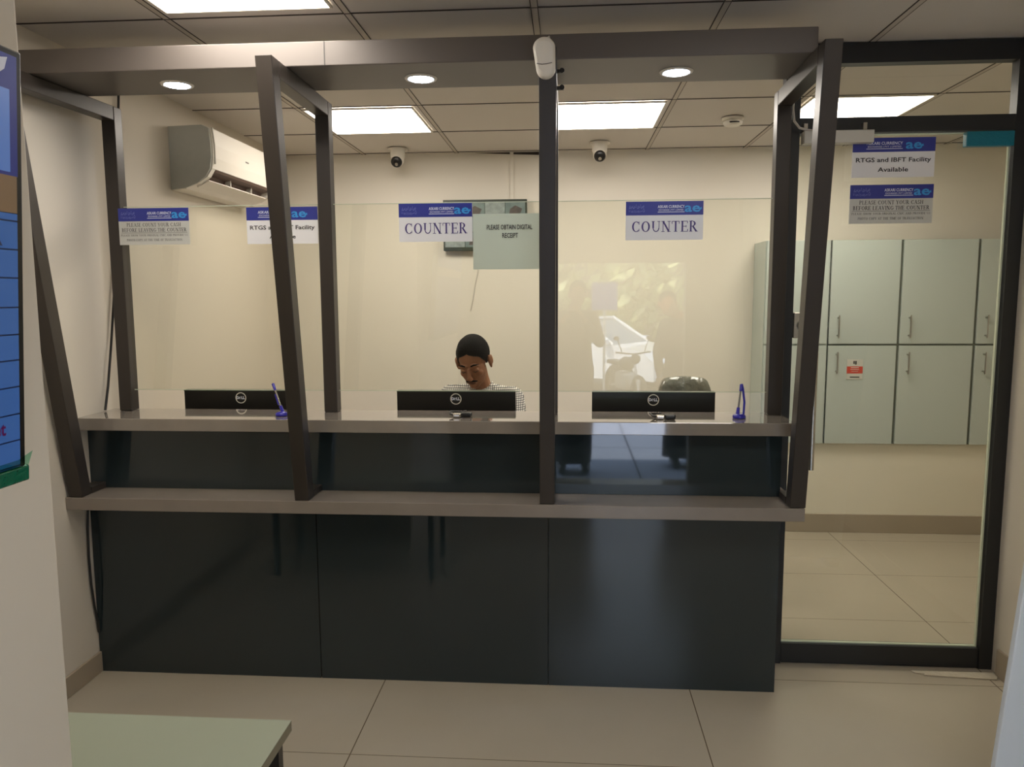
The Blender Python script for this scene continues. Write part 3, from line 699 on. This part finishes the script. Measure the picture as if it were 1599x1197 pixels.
MB().box(1.760, 1.818, 4.8965, 4.8974, 1.004, 1.010).build('footer_lettering', M['txt_black'], t)

# ------------------------------------------------------------------ wall tv on the near pillar
t = thing('wall_screen', 'large wall screen with blue rows on the near left pillar, green film below', 'screen', (-.90, .58, 1.25))
tilt = Matrix.Translation((-.871, 0, 1.245)) @ Matrix.Rotation(math.radians(4.0), 4, 'Y') @ Matrix.Translation((.880, 0, -1.245))
def tv(mb, name, m, par=t, **k): return mb.xf(tilt).build(name, m, par, **k)
TY0, TY1, TZ0, TZ1 = .02, 1.15, 1.247, 1.895
tv(MB().cbox(-.912, -.8805, TY0, TY1, TZ0, TZ1, .003), 'housing', M['black'])
XF = -.880
def scr(y0, y1, z0, z1, m, dx=0.0, name='screen_row'):
    tv(MB().box(XF, XF+.0006+dx, y0, y1, z0, z1), name, M[m])
scr(TY0+.012, TY1-.012, 1.71, TZ1-.010, 'screen_navy', name='screen_banner')
scr(TY0+.012, TY1-.028, 1.715, 1.835, 'screen_blue2', .0004, name='screen_banner')
scr(TY0+.012, TY1-.014, 1.655, 1.71, 'screen_brown', name='screen_banner')
zz = 1.655; rows = [1.643, 1.60, 1.557, 1.512, 1.470, 1.430, 1.388, 1.345, 1.303, 1.262]
for z in rows + [TZ0+.012]:
    scr(TY0+.012, TY1-.014, z+.0012, zz-.0012, 'screen_blue'); zz = z
tv(MB().box(XF-.0002, XF+.0002, TY0+.012, TY1-.014, TZ0+.012, 1.655), 'screen_base', M['screen_line'])
tv(MB().prism([(.9, 1.880), (1.085, 1.872), (1.118, 1.880), (1.112, 1.862), (1.098, 1.852), (1.092, 1.825), (1.083, 1.852), (1.06, 1.862), (.9, 1.86)], 'x', XF+.0008, XF+.0014), 'screen_map', M['txt_white'])
def tvtxt(s_, y, z, size, m):
    o = sans(s_, size, XF+.0016, y, z, M[m], 'screen_lettering', t, facing='x', bold=.0006)
    for v in o.data.vertices:
        w = tilt @ (v.co + t.location); v.co = w - t.location
tvtxt('R', 1.093, 1.616, .035, 'screen_line'); tvtxt('Market', 1.062, 1.325, .030, 'screen_magenta')
tvtxt('R', 1.088, 1.80, .02, 'screen_line')
tv(MB().cbox(-.914, -.878, TY0, TY1+.006, TZ0-.014, TZ0+.012, .003), 'film_roll', M['green'], label='green protective film bunched along the lower edge')
tv(MB().add([(XF+.002, TY0+.05, TZ0+.01), (XF+.002, TY1+.002, TZ0+.01), (XF+.004, TY1+.010, TZ0+.034), (XF+.002, TY1-.02, TZ0+.024), (XF+.002, TY1-.2, TZ0+.022)], [(0, 1, 2, 3, 4)]), 'film_flap', M['greenclear'])
MB().box(-.936, -.913, .4, .8, 1.4, 1.7).build('wall_bracket', M['black'], t)

# ------------------------------------------------------------------ side table, front left
t = thing('side_table', 'low table with pale green top and dark legs at the lower left', 'table', (-1.15, 1.57, 0))
MB().cbox(-1.62, -.70, 1.34, 1.795, .4505, .4515, .0002).build('tabletop', M['tabletop'], t)
MB().box(-1.62, -.70, 1.34, 1.795, .424, .4504).build('edge_band', M['tabledge'], t)
for x in (-1.60, -.745):
    for y in (1.37, 1.745): MB().box(x, x+.028, y, y+.028, 0, .424).build('leg', M['black'], t)

# ------------------------------------------------------------------ tilted board at the right
t = thing('display_board', 'pale bluish white board tilted on a foot at the right edge', 'board', (1.2, 1.9, 0))
bd = MB().hexa([(1.055, 1.89, .03), (1.55, 1.89, .03), (1.55, 1.91, .03), (1.055, 1.91, .03), (1.160, 1.89, 1.33), (1.655, 1.89, 1.33), (1.655, 1.91, 1.33), (1.160, 1.91, 1.33)])
bd.build('panel', M['bluewhite'], t, .003)
MB().box(1.07, 1.13, 1.80, 1.98, 0, .03).build('foot', M['silver'], t); MB().box(1.46, 1.52, 1.80, 1.98, 0, .03).build('foot', M['silver'], t)

# ------------------------------------------------------------------ chairs behind the desk
def chair(x, y, rz, label, wrap, K=1.0, hb=.47):
    t = thing('office_chair', label, 'chair', (0, 0, 0))
    R_ = Matrix.Translation((x, y, 0)) @ Matrix.Rotation(rz, 4, 'Z')
    m = M['plastic_wrap'] if wrap else M['cloth_dark']
    MB().cbox(-.24, .24, -.22, .23, .43, .51, .03).xf(R_).build('seat', m, t)
    # back: curved shell with rounded crown
    mb = MB(); n = 22; rows_ = 14; grid_ = []
    for side in (0, 1):
        for j in range(rows_+1):
            v_ = j/rows_
            for i in range(n+1):
                u = -1+2*i/n
                wz = .56+hb*v_
                hw = .225*K*math.sqrt(max(0.0, 1-max(0, (v_-.80)/.2)**2*.30)) 
                zz_ = wz + .030*max(0, (v_-.8)/.2)*math.sqrt(max(0, 1-u*u))
                y_ = .22 + .06*v_ - .035*(1-u*u) + (.045 if side else 0)
                grid_.append((u*hw, y_, zz_))
    W_ = n+1; off = (rows_+1)*W_; fs = []
    for j in range(rows_):
        for i in range(n):
            fs.append([j*W_+i, j*W_+i+1, (j+1)*W_+i+1, (j+1)*W_+i]); fs.append([off+j*W_+i, off+(j+1)*W_+i, off+(j+1)*W_+i+1, off+j*W_+i+1])
        fs.append([j*W_, (j+1)*W_, off+(j+1)*W_, off+j*W_]); fs.append([j*W_+n, off+j*W_+n, off+(j+1)*W_+n, (j+1)*W_+n])
    for i in range(n):
        fs.append([rows_*W_+i, rows_*W_+i+1, off+rows_*W_+i+1, off+rows_*W_+i]); fs.append([i, off+i, off+i+1, i+1])
    mb.add(grid_, fs, True); mb.xf(R_).build('backrest', m, t)
    for s_ in (-1, 1): MB().tube([(s_*.26, -.12, .50), (s_*.27, -.12, .68), (s_*.27, .08, .69), (s_*.26, .18, .66)], .016, 8).xf(R_).build('armrest', M['black'], t)
    MB().tube([(0, 0, .10), (0, 0, .43)], .028, 12).xf(R_).build('gas_column', M['black'], t)
    MB().box(-.03, .03, .15, .27, .44, .50).box(-.03, .03, .25, .28, .44, .70).xf(R_).build('back_bracket', M['black'], t)
    for k in range(5):
        a = 2*PI*k/5+.3
        lg = MB().tube([(0, 0, .10), (.28*math.cos(a), .28*math.sin(a), .065)], [.022, .016], 8).xf(R_).build('leg', M['black'], t)
        MB().lathe([(.025, -.012), (.025, .012)], (.28*math.cos(a), .28*math.sin(a), .0255), 'y', 14).xf(R_).build('caster', M['black'], lg)
chair(.65, 4.00, 0.0, 'office chair with its back wrapped in clear plastic behind the right monitor', True, .66, .485)
chair(-.46, 4.06, 0.0, 'dark office chair under the seated man', False, .8, .30)

# ------------------------------------------------------------------ people
def remeshed(mb, name, m, parent, voxel, smooth=4, fac=.5):
    o = mb.build('tmp_shape', m, None)
    r = o.modifiers.new('r', 'REMESH'); r.mode = 'VOXEL'; r.voxel_size = voxel; r.use_smooth_shade = True
    s = o.modifiers.new('s', 'SMOOTH'); s.iterations = smooth; s.factor = fac
    dg = bpy.context.evaluated_depsgraph_get(); dg.update()
    me = bpy.data.meshes.new_from_object(o.evaluated_get(dg), depsgraph=dg)
    bpy.data.objects.remove(o)
    me.name = name
    if not me.materials: me.materials.append(m)
    off = parent.location if parent is not None else Vector((0, 0, 0))
    for v in me.vertices: v.co -= off
    for p in me.polygons: p.use_smooth = True
    ob = bpy.data.objects.new(name, me); C.objects.link(ob)
    if parent is not None: ob.parent = parent
    return ob

def limb(mb, pts, rs, n=14):
    mb.tube(pts, rs, n)
    for p, r in zip(pts, rs): mb.ell(p, (r, r, r), n=14, m=10)

def head_shape(R_):
    """face towards -y, centre at the middle of the head"""
    h = MB()
    h.ell((0, .018, .030), (.073, .092, .083)); h.ell((0, -.028, -.034), (.064, .056, .070)); h.ell((0, -.058, -.098), (.027, .026, .020))
    h.ell((0, -.036, -.078), (.050, .044, .032))
    h.tube([(0, -.083, .004), (0, -.100, -.025), (0, -.108, -.040)], [.008, .010, .013], 10); h.ell((0, -.104, -.041), (.017, .012, .010))
    h.ell((-.030, -.076, .014), (.026, .010, .008)); h.ell((.030, -.076, .014), (.026, .010, .008))
    for s_ in (-1, 1):
        h.ell((s_*.036, -.058, -.032), (.021, .020, .020))
        h.ell((s_*.030, -.075, -.008), (.015, .010, .009))
    h.ell((0, -.086, -.066), (.024, .010, .006)); h.ell((0, -.084, -.075), (.020, .010, .006))
    for s_ in (-1, 1):
        E_ = Matrix.Rotation(s_*.35, 3, 'Z')
        h.ell((s_*.080, .006, -.014), (.009, .020, .034), rot=E_); h.ell((s_*.088, .013, -.004), (.007, .015, .024), rot=E_)
    return h.xf(R_)

def hair_cap(R_, k=1.0):
    mb = MB(); n = 40; m = 12; vs = []; fs = []
    c = Vector((0, .020, .032)); r = Vector((.0795*k, .098*k, .089*k))
    for j in range(m+1):
        for i in range(n):
            ph = 2*PI*i/n            # 0 = +x, -90deg = face
            fr = max(0.0, -math.sin(ph)); sd = abs(math.cos(ph))
            low = 2.10 - .98*(fr**1.2) - .0*sd
            if fr > 0 and sd > .75: low += .28*(sd-.75)/.25
            low += .035*math.sin(9*ph)*fr+.02*math.sin(17*ph)
            th = low*j/m
            v = Vector((r.x*math.sin(th)*math.cos(ph), r.y*math.sin(th)*math.sin(ph), r.z*math.cos(th)))*(1+.012*math.sin(5*ph+7*th)*math.sin(th))
            vs.append((c+v)[:])
    inner = [(c+(Vector(v)-c)*.90)[:] for v in vs]
    N_ = len(vs)
    for j in range(m):
        for i in range(n):
            a, b = j*n+i, j*n+(i+1) % n
            fs.append([a, b, b+n, a+n][::-1]); fs.append([N_+a, N_+b, N_+b+n, N_+a+n])
    for i in range(n): fs.append([m*n+i, m*n+(i+1) % n, N_+m*n+(i+1) % n, N_+m*n+i])
    mb.add(vs+inner, fs, True)
    return mb.xf(R_)

def hand(mb, wrist, direc, palm_n, s=1.0, curl=.5):
    """palm with five fingers; direc = pointing direction, palm_n = palm normal"""
    d = Vector(direc).normalized(); nrm = Vector(palm_n).normalized(); side = d.cross(nrm).normalized(); w = Vector(wrist)
    R3 = Matrix((side, d, nrm)).transposed()
    mb.ell(w+d*.045*s, (.040*s, .050*s, .014*s), rot=R3, n=14, m=10)
    lens = [.066, .076, .070, .055]
    for i, L_ in enumerate(lens):
        b = w+d*.080*s+side*(-.030+.020*i)*s
        p1 = b+d*L_*.45*s+nrm*curl*.010*s; p2 = p1+(d*(1-curl*.5)+nrm*curl).normalized()*L_*.35*s; p3 = p2+(d*(1-curl)+nrm*curl*1.3).normalized()*L_*.28*s
        limb(mb, [b, p1, p2, p3], [.0095*s, .0088*s, .0082*s, .0072*s], 8)
    b = w+d*.025*s-side*.034*s
    p1 = b-side*.022*s+d*.028*s+nrm*.010*s; p2 = p1+d*.028*s+nrm*.010*s
    limb(mb, [b, p1, p2], [.012*s, .010*s, .008*s], 8)

def person(name, label, loc, joints, headM, skinm, top_m, leg_m, face=True, sleeve=True, voxel=.007, hand_dir=None, extra=None):
    t = thing(name, label, 'person', loc)
    J = {k: Vector(v) for k, v in joints.items()}
    hc = headM @ Vector((0, 0.02, -.06))
    b = head_shape(headM)
    limb(b, [J['neck'], (J['neck']+hc)/2, hc], [.058, .052, .050])
    def torso(mb, g):
        p, c_, nk = J['pelvis'], J['chest'], J['neck']
        ax = (c_-p).normalized(); mid = (p+c_)/2
        for q, r in ((p, (.165, .12, .11)), (mid, (.150, .112, .14)), (c_, (.170, .118, .15)), ((c_+nk)/2+Vector((0, 0, -.015)), (.15, .09, .07))):
            zq = ax; xq = Vector((1, 0, 0)); yq = zq.cross(xq).normalized(); xq = yq.cross(zq)
            mb.ell(q, (r[0]+g, r[1]+g, r[2]+g), rot=Matrix((xq, yq, zq)).transposed())
    torso(b, 0)
    for s_ in ('l', 'r'):
        limb(b, [J['sh_'+s_], (J['sh_'+s_]+J['el_'+s_])/2, J['el_'+s_]], [.052, .046, .038])
        limb(b, [J['el_'+s_], (J['el_'+s_]*.6+J['wr_'+s_]*.4), J['wr_'+s_]], [.038, .037, .025])
        limb(b, [J['hip_'+s_], (J['hip_'+s_]+J['kn_'+s_])/2, J['kn_'+s_]], [.088, .074, .056])
        limb(b, [J['kn_'+s_], (J['kn_'+s_]*.65+J['an_'+s_]*.35), J['an_'+s_]], [.054, .054, .036])
        f_ = J['an_'+s_]
        limb(b, [f_+Vector((0, 0, -.03)), f_+Vector((0, J['fdir'].y*.10, -.048)), f_+Vector((0, J['fdir'].y*.17, -.054))], [.038, .034, .026])
        hd = (J['wr_'+s_]-J['el_'+s_]).normalized()
        hand(b, J['wr_'+s_]+hd*.01, hd if hand_dir is None else hand_dir, (0, 0, -1) if hand_dir is None else (0, 1, 0), 1.0, .45)
    body = remeshed(b, 'body', skinm, t, voxel, 3)
    s = MB(); torso(s, .014)
    for s_ in ('l', 'r'):
        limb(s, [J['neck']*.72+J['chest']*.28+Vector((0, 0, .0)), J['sh_'+s_]], [.070, .060])
        limb(s, [J['sh_'+s_], (J['sh_'+s_]+J['el_'+s_])/2, J['el_'+s_]], [.066, .060, .052])
        if sleeve: limb(s, [J['el_'+s_], J['el_'+s_]*.15+J['wr_'+s_]*.85], [.052, .037])
    remeshed(s, 'shirt', top_m, t, voxel*1.2, 4)
    l = MB()
    p = J['pelvis']; l.ell(p+Vector((0, 0, -.03)), (.178, .135, .115))
    for s_ in ('l', 'r'):
        limb(l, [p+(J['hip_'+s_]-p)*.6, J['hip_'+s_], (J['hip_'+s_]+J['kn_'+s_])/2, J['kn_'+s_]], [.10, .102, .088, .070])
        limb(l, [J['kn_'+s_], J['kn_'+s_]*.1+J['an_'+s_]*.9], [.070, .056])
    remeshed(l, 'trousers', leg_m, t, voxel*1.4, 3)
    for s_ in ('l', 'r'):
        f_ = J['an_'+s_]; sh = MB()
        limb(sh, [f_+Vector((0, -J['fdir'].y*.02, -.045)), f_+Vector((0, J['fdir'].y*.11, -.052)), f_+Vector((0, J['fdir'].y*.18, -.056))], [.045, .040, .032])
        remeshed(sh, 'shoe', M['black'], t, .008, 3)
    hair_cap(headM).build('hair', M['hair'], t)
    if face:
        f = MB()
        for s_ in (-1, 1):
            f.tube([(s_*.014, -.0865, .019), (s_*.030, -.0845, .0245), (s_*.050, -.071, .018)], [.003, .0042, .0022], 8)
        f.xf(headM).build('eyebrows', M['hair'], t)
        f = MB()
        for s_ in (-1, 1): f.tube([(s_*.017, -.084, -.010), (s_*.030, -.086, -.0145), (s_*.044, -.078, -.0105)], [.0012, .0018, .0010], 6)
        f.xf(headM).build('eyelashes', M['black'], t)
        f = MB().tube([(-.028, -.086, -.063), (-.012, -.0975, -.0555), (0, -.0985, -.0555), (.012, -.0975, -.0555), (.028, -.086, -.063)], [.003, .0052, .0045, .0052, .003], 8)
        f.xf(headM).build('moustache', M['hair'], t)
        f = MB().tube([(-.020, -.0925, -.0705), (0, -.0965, -.0695), (.020, -.0925, -.0705)], [.001, .0024, .001], 8)
        f.xf(headM).build('lips', M['lip'], t)
    return t

# seated clerk, head bowed over the desk
HM = Matrix.Translation((-.479, 3.86, 1.196)) @ Euler((math.radians(27), math.radians(-5), math.radians(-12)), 'XYZ').to_matrix().to_4x4() @ Matrix.Scale(1.06, 4)
jc = dict(pelvis=(-.44, 4.00, .60), chest=(-.44, 3.96, .87), neck=(-.455, 3.935, 1.065), sh_l=(-.290, 3.95, .990), sh_r=(-.605, 3.93, 1.000),
          el_l=(-.235, 3.80, .775), el_r=(-.66, 3.78, .785), wr_l=(-.34, 3.58, .775), wr_r=(-.57, 3.57, .775),
          hip_l=(-.34, 3.96, .57), hip_r=(-.54, 3.96, .57), kn_l=(-.32, 3.60, .55), kn_r=(-.56, 3.60, .55), an_l=(-.32, 3.62, .10), an_r=(-.56, 3.62, .10), fdir=(0, -1, 0))
clerk = person('person', 'seated man in a white checked shirt looking down behind the middle monitor', (-.44, 3.9, 0), jc, HM, M['skin'], M['check'], M['cloth_dark'], voxel=.0045)
# shirt collar
cm = MB()
for s_ in (-1, 1):
    cm.tube([(-.458, 3.99, 1.060), (-.458+s_*.060, 3.955, 1.066), (-.458+s_*.066, 3.905, 1.050), (-.458+s_*.030, 3.862, 1.015)], [.014, .015, .016, .010], 8)
cm.build('collar', M['check'], clerk)

# photographer and a waiting customer, standing in the entrance behind the camera (seen in the glass)
def standing(x, y, h, label, top_m, leg_m, phone, hx=0.0, rw=.19):
    k = h/1.75
    HM_ = Matrix.Translation((x+hx, y, h-.118)) @ Matrix.Rotation(PI, 4, 'Z')
    S = lambda a, b, c: (x+a*k, y+b*k, c*k)
    j = dict(pelvis=S(0,0,.94), chest=S(0,0,1.24), neck=S(0,0,1.47), sh_l=S(-.17,0,1.40), sh_r=S(.17,0,1.40), hip_l=S(-.09,0,.90), hip_r=S(.09,0,.90),
             kn_l=S(-.10,.02,.50), kn_r=S(.10,.02,.50), an_l=S(-.11,0,.10), an_r=S(.11,0,.10), fdir=(0,1,0))
    if phone: j.update(el_l=S(-.24,.08,1.17), el_r=S(.24,.08,1.17), wr_l=S(-.10,.20,1.38), wr_r=S(.10,.20,1.38))
    else: j.update(el_l=S(-.25,.0,1.12), el_r=S(.24,.0,1.12), wr_l=S(-.25,.10,.90), wr_r=S(.22,.12,.92))
    p = person('person', label, (x, y, 0), j, HM_, M['skin'], top_m, leg_m, face=False, voxel=.012)
    mb = MB(); n = 28; vs = []; fs = []
    lv = [(1.30, .155, .10), (1.10, .17, .125), (.92, .185, .14), (.70, rw*.98, .15), (.45, rw*1.02, .165), (.09, rw*1.06, .175)]
    for z_, a_, b_ in lv:
        for i in range(n):
            q = 2*PI*i/n; f_ = 1+.03*math.sin(7*q)*(1.3-z_)
            vs.append((x+a_*k*f_*math.cos(q), y+b_*k*f_*math.sin(q), z_*k))
    for i in range(len(lv)-1):
        for m_ in range(n): fs.append([i*n+m_, (i+1)*n+m_, (i+1)*n+(m_+1) % n, i*n+(m_+1) % n])
    mb.add(vs, fs, True).build('tunic', top_m, p)
    return p
standing(.055, -.84, 1.655, 'man in a dark tunic with raised hands behind the camera, mirrored in the glass', M['cloth_dark'], M['cloth_dark'], True, .035, .15)
standing(1.06, -1.12, 1.56, 'second man in a grey tunic waiting by the street opening, mirrored in the glass', M['cloth_grey'], M['cloth_dark'], False, -.14, .22)

# ------------------------------------------------------------------ the street behind
struct('pavement', MB().box(-8, 9, -5.2, YF-.12, -.14, -.01), M['paving'])
struct('street', MB().box(-14, 16, -30, -5.2, -.6, -.5), M['asphalt'])
# white car, three-quarter view
t = thing('car', 'white car parked in the street, mirrored in the counter glass', 'car', (.55, -10.6, -.5))
CR = Matrix.Translation((.45, -10.9, -.5)) @ Matrix.Rotation(math.radians(32), 4, 'Z')
side = [(-1.9, .35), (-1.95, .80), (-1.75, .98), (-1.55, 1.42), (-1.0, 1.52), (.1, 1.52), (.45, 1.40), (1.05, 1.02), (1.75, .90), (1.98, .70), (2.0, .35), (1.72, .30)]
def arch(cx): return [(cx+.36*math.cos(a), .30+.36*math.sin(a)) for a in [PI*i/8 for i in range(9)]]
outl = [(-1.9, .35), (-1.95, .80), (-1.75, 1.0), (-.2, 1.02), (1.05, 1.0), (1.75, .88), (1.98, .68), (2.0, .30)] + arch(1.25) + arch(-1.2) + [(-1.85, .30)]
lower = MB().prism(outl, 'y', -.84, .84).xf(CR); lower.build('body', M['carpaint'], t, .03)
cab = MB().hexa([(-1.75, -.80, 1.0), (1.05, -.80, 1.0), (1.05, .80, 1.0), (-1.75, .80, 1.0), (-1.45, -.66, 1.50), (.25, -.66, 1.50), (.25, .66, 1.50), (-1.45, .66, 1.50)]).xf(CR); cab.build('cabin_glass', M['carglass'], t)
roof = MB().cbox(-1.48, .28, -.68, .68, 1.49, 1.55, .02)
for sy in (-1, 1):
    for a, b in (((1.05, .80), (.25, .66)), ((-.35, .81), (-.35, .67)), ((-1.75, .80), (-1.45, .66))):
        roof.tube([(a[0], sy*a[1], 1.0), (b[0], sy*b[1], 1.52)], .045, 6)
roof.xf(CR).build('roof', M['carpaint'], t)
for x in (-1.2, 1.25):
    for sy in (-1, 1): MB().lathe([(.31, -.10), (.33, -.05), (.33, .05), (.31, .10), (.18, .10)], (x, sy*.76, .335), 'y', 24).xf(CR).build('wheel', M['tyre'], t)
MB().cbox(.85, 1.0, .84, 1.02, 1.0, 1.12, .02).cbox(.85, 1.0, -1.02, -.84, 1.0, 1.12, .02).xf(CR).build('mirror', M['carpaint'], t)
MB().cbox(1.97, 2.02, -.55, .55, .42, .58, .01).xf(CR).build('grille', M['black'], t)
# motorbike
t = thing('motorcycle', 'dark motorcycle parked before the white car, mirrored in the counter glass', 'motorcycle', (1.05, -8.1, -.5))
BR = Matrix.Translation((1.05, -8.1, -.5)) @ Matrix.Rotation(math.radians(70), 4, 'Z')
for x in (-.6, .62):
    wv = MB()
    for k in range(24):
        a, b = 2*PI*k/24, 2*PI*(k+1)/24
        wv.tube([(x+.27*math.cos(a), 0, .30+.27*math.sin(a)), (x+.27*math.cos(b), 0, .30+.27*math.sin(b))], .04, 6, False)
    for k in range(6):
        a = PI*k/3; wv.tube([(x, 0, .30), (x+.25*math.cos(a), 0, .30+.25*math.sin(a))], .008, 5)
    wv.xf(BR).build('wheel', M['tyre'], t)
MB().ell((.12, 0, .78), (.26, .12, .12)).xf(BR).build('tank', M['black'], t)
MB().cbox(-.62, -.10, -.11, .11, .72, .80, .03).xf(BR).build('seat', M['black'], t)
MB().cbox(-.2, .22, -.12, .12, .30, .62, .05).tube([(.62, 0, .30), (.36, 0, .95)], .025).tube([(-.6, 0, .30), (-.1, 0, .40)], .02).xf(BR).build('engine', M['chrome'], t)
MB().tube([(.36, -.34, 1.0), (.38, 0, .96), (.36, .34, 1.0)], .014).tube([(.36, .22, 1.0), (.36, .30, 1.22)], .008).tube([(.36, -.22, 1.0), (.36, -.30, 1.22)], .008).ell((.34, .32, 1.25), (.02, .06, .04)).ell((.34, -.32, 1.25), (.02, .06, .04)).ell((.46, 0, .88), (.08, .09, .09)).xf(BR).build('handlebar', M['black'], t)
# road sign
t = thing('road_sign', 'blue road sign on a thin post, mirrored in the counter glass', 'sign', (.58, -6.2, -.5))
MB().tube([(.58, -6.2, -.5), (.58, -6.2, 1.45)], .02).build('post', M['silver'], t)
MB().box(.38, .78, -6.215, -6.175, 1.28, 1.72).build('plate', M['sign_post_blue'], t)
# hedge and trees beyond the street
def leafy(name, label, c, r, n):
    mb = MB()
    for i in range(n):
        d = Vector((random.gauss(0, 1), random.gauss(0, 1), random.gauss(0, 1))).normalized()*random.uniform(.55, 1)
        p = Vector((c[0]+d.x*r[0], c[1]+d.y*r[1], c[2]+d.z*r[2])); s = random.uniform(.14, .34)
        a = Vector((random.uniform(-1, 1), random.uniform(-1, 1), random.uniform(-1, 1))).normalized(); b = a.orthogonal().normalized(); e = a.cross(b)
        mb.add([(p+b*s)[:], (p+e*s*.5)[:], (p-b*s)[:], (p-e*s*.5)[:]], [(0, 1, 2, 3)])
    t = thing(name, label, 'tree', (c[0], c[1], -.5))
    mb.build('foliage', M['foliage'], t)
    MB().tube([(c[0], c[1], -.5), (c[0], c[1], c[2])], [.16, .09], 8).build('trunk', M['ac_dark'], t)
leafy('tree', 'leafy tree beyond the street behind the white car', (.6, -17, 1.7), (3.2, 1.4, 2.3), 1700)
leafy('tree', 'leafy tree beyond the street behind the bonnet end of the white car', (8.0, -18, 1.9), (3.2, 1.5, 2.5), 1500)
leafy('tree', 'leafy tree beyond the street behind the tail end of the white car', (-7.0, -18, 1.9), (3.2, 1.5, 2.5), 1500)
t = struct('sky_block_wall', MB().box(-14, 16, -22.2, -22, -.5, 5.2), M['facade'])  # unseen far wall, made tall to block the bright sky between the trees

# ------------------------------------------------------------------ daylight outside
w = bpy.data.worlds.new('daylight'); bpy.context.scene.world = w; w.use_nodes = True
bg = w.node_tree.nodes['Background']; bg.inputs['Color'].default_value = (.66, .80, 1.0, 1); bg.inputs['Strength'].default_value = 6.5
sun = bpy.data.lights.new('sun', 'SUN'); sun.energy = 20.0; sun.angle = .02; sun.color = (1, .95, .86)
so = bpy.data.objects.new('sun', sun); C.objects.link(so); so.rotation_euler = Vector((-.55, .25, .80)).to_track_quat('Z', 'Y').to_euler(); so['kind'] = 'helper'

# ------------------------------------------------------------------ camera
yaw, pit, rol = math.radians(4.1827), math.radians(-6.5961), math.radians(-.2739)
F = Vector((-math.sin(yaw)*math.cos(pit), math.cos(yaw)*math.cos(pit), math.sin(pit)))
R0 = Vector((math.cos(yaw), math.sin(yaw), 0)); U0 = R0.cross(F)
Rv = R0*math.cos(rol)+U0*math.sin(rol); Uv = U0*math.cos(rol)-R0*math.sin(rol)
cd = bpy.data.cameras.new('camera'); cam = bpy.data.objects.new('camera', cd); C.objects.link(cam)
cam.matrix_world = Matrix(((Rv.x, Uv.x, -F.x, 0), (Rv.y, Uv.y, -F.y, 0), (Rv.z, Uv.z, -F.z, 1.5267), (0, 0, 0, 1)))
cd.sensor_width = 36; cd.lens = 1194.42/1599*36; cd.clip_start = .02; cd.clip_end = 200
sc = bpy.context.scene; sc.camera = cam
sc.view_settings.view_transform = 'Standard'; sc.view_settings.look = 'None'; sc.view_settings.exposure = 0; sc.view_settings.gamma = 1
sc.cycles.use_denoising = True
sc.cycles.max_bounces = 10; sc.cycles.diffuse_bounces = 6; sc.cycles.glossy_bounces = 5; sc.cycles.transparent_max_bounces = 12
sc.cycles.sample_clamp_indirect = 6
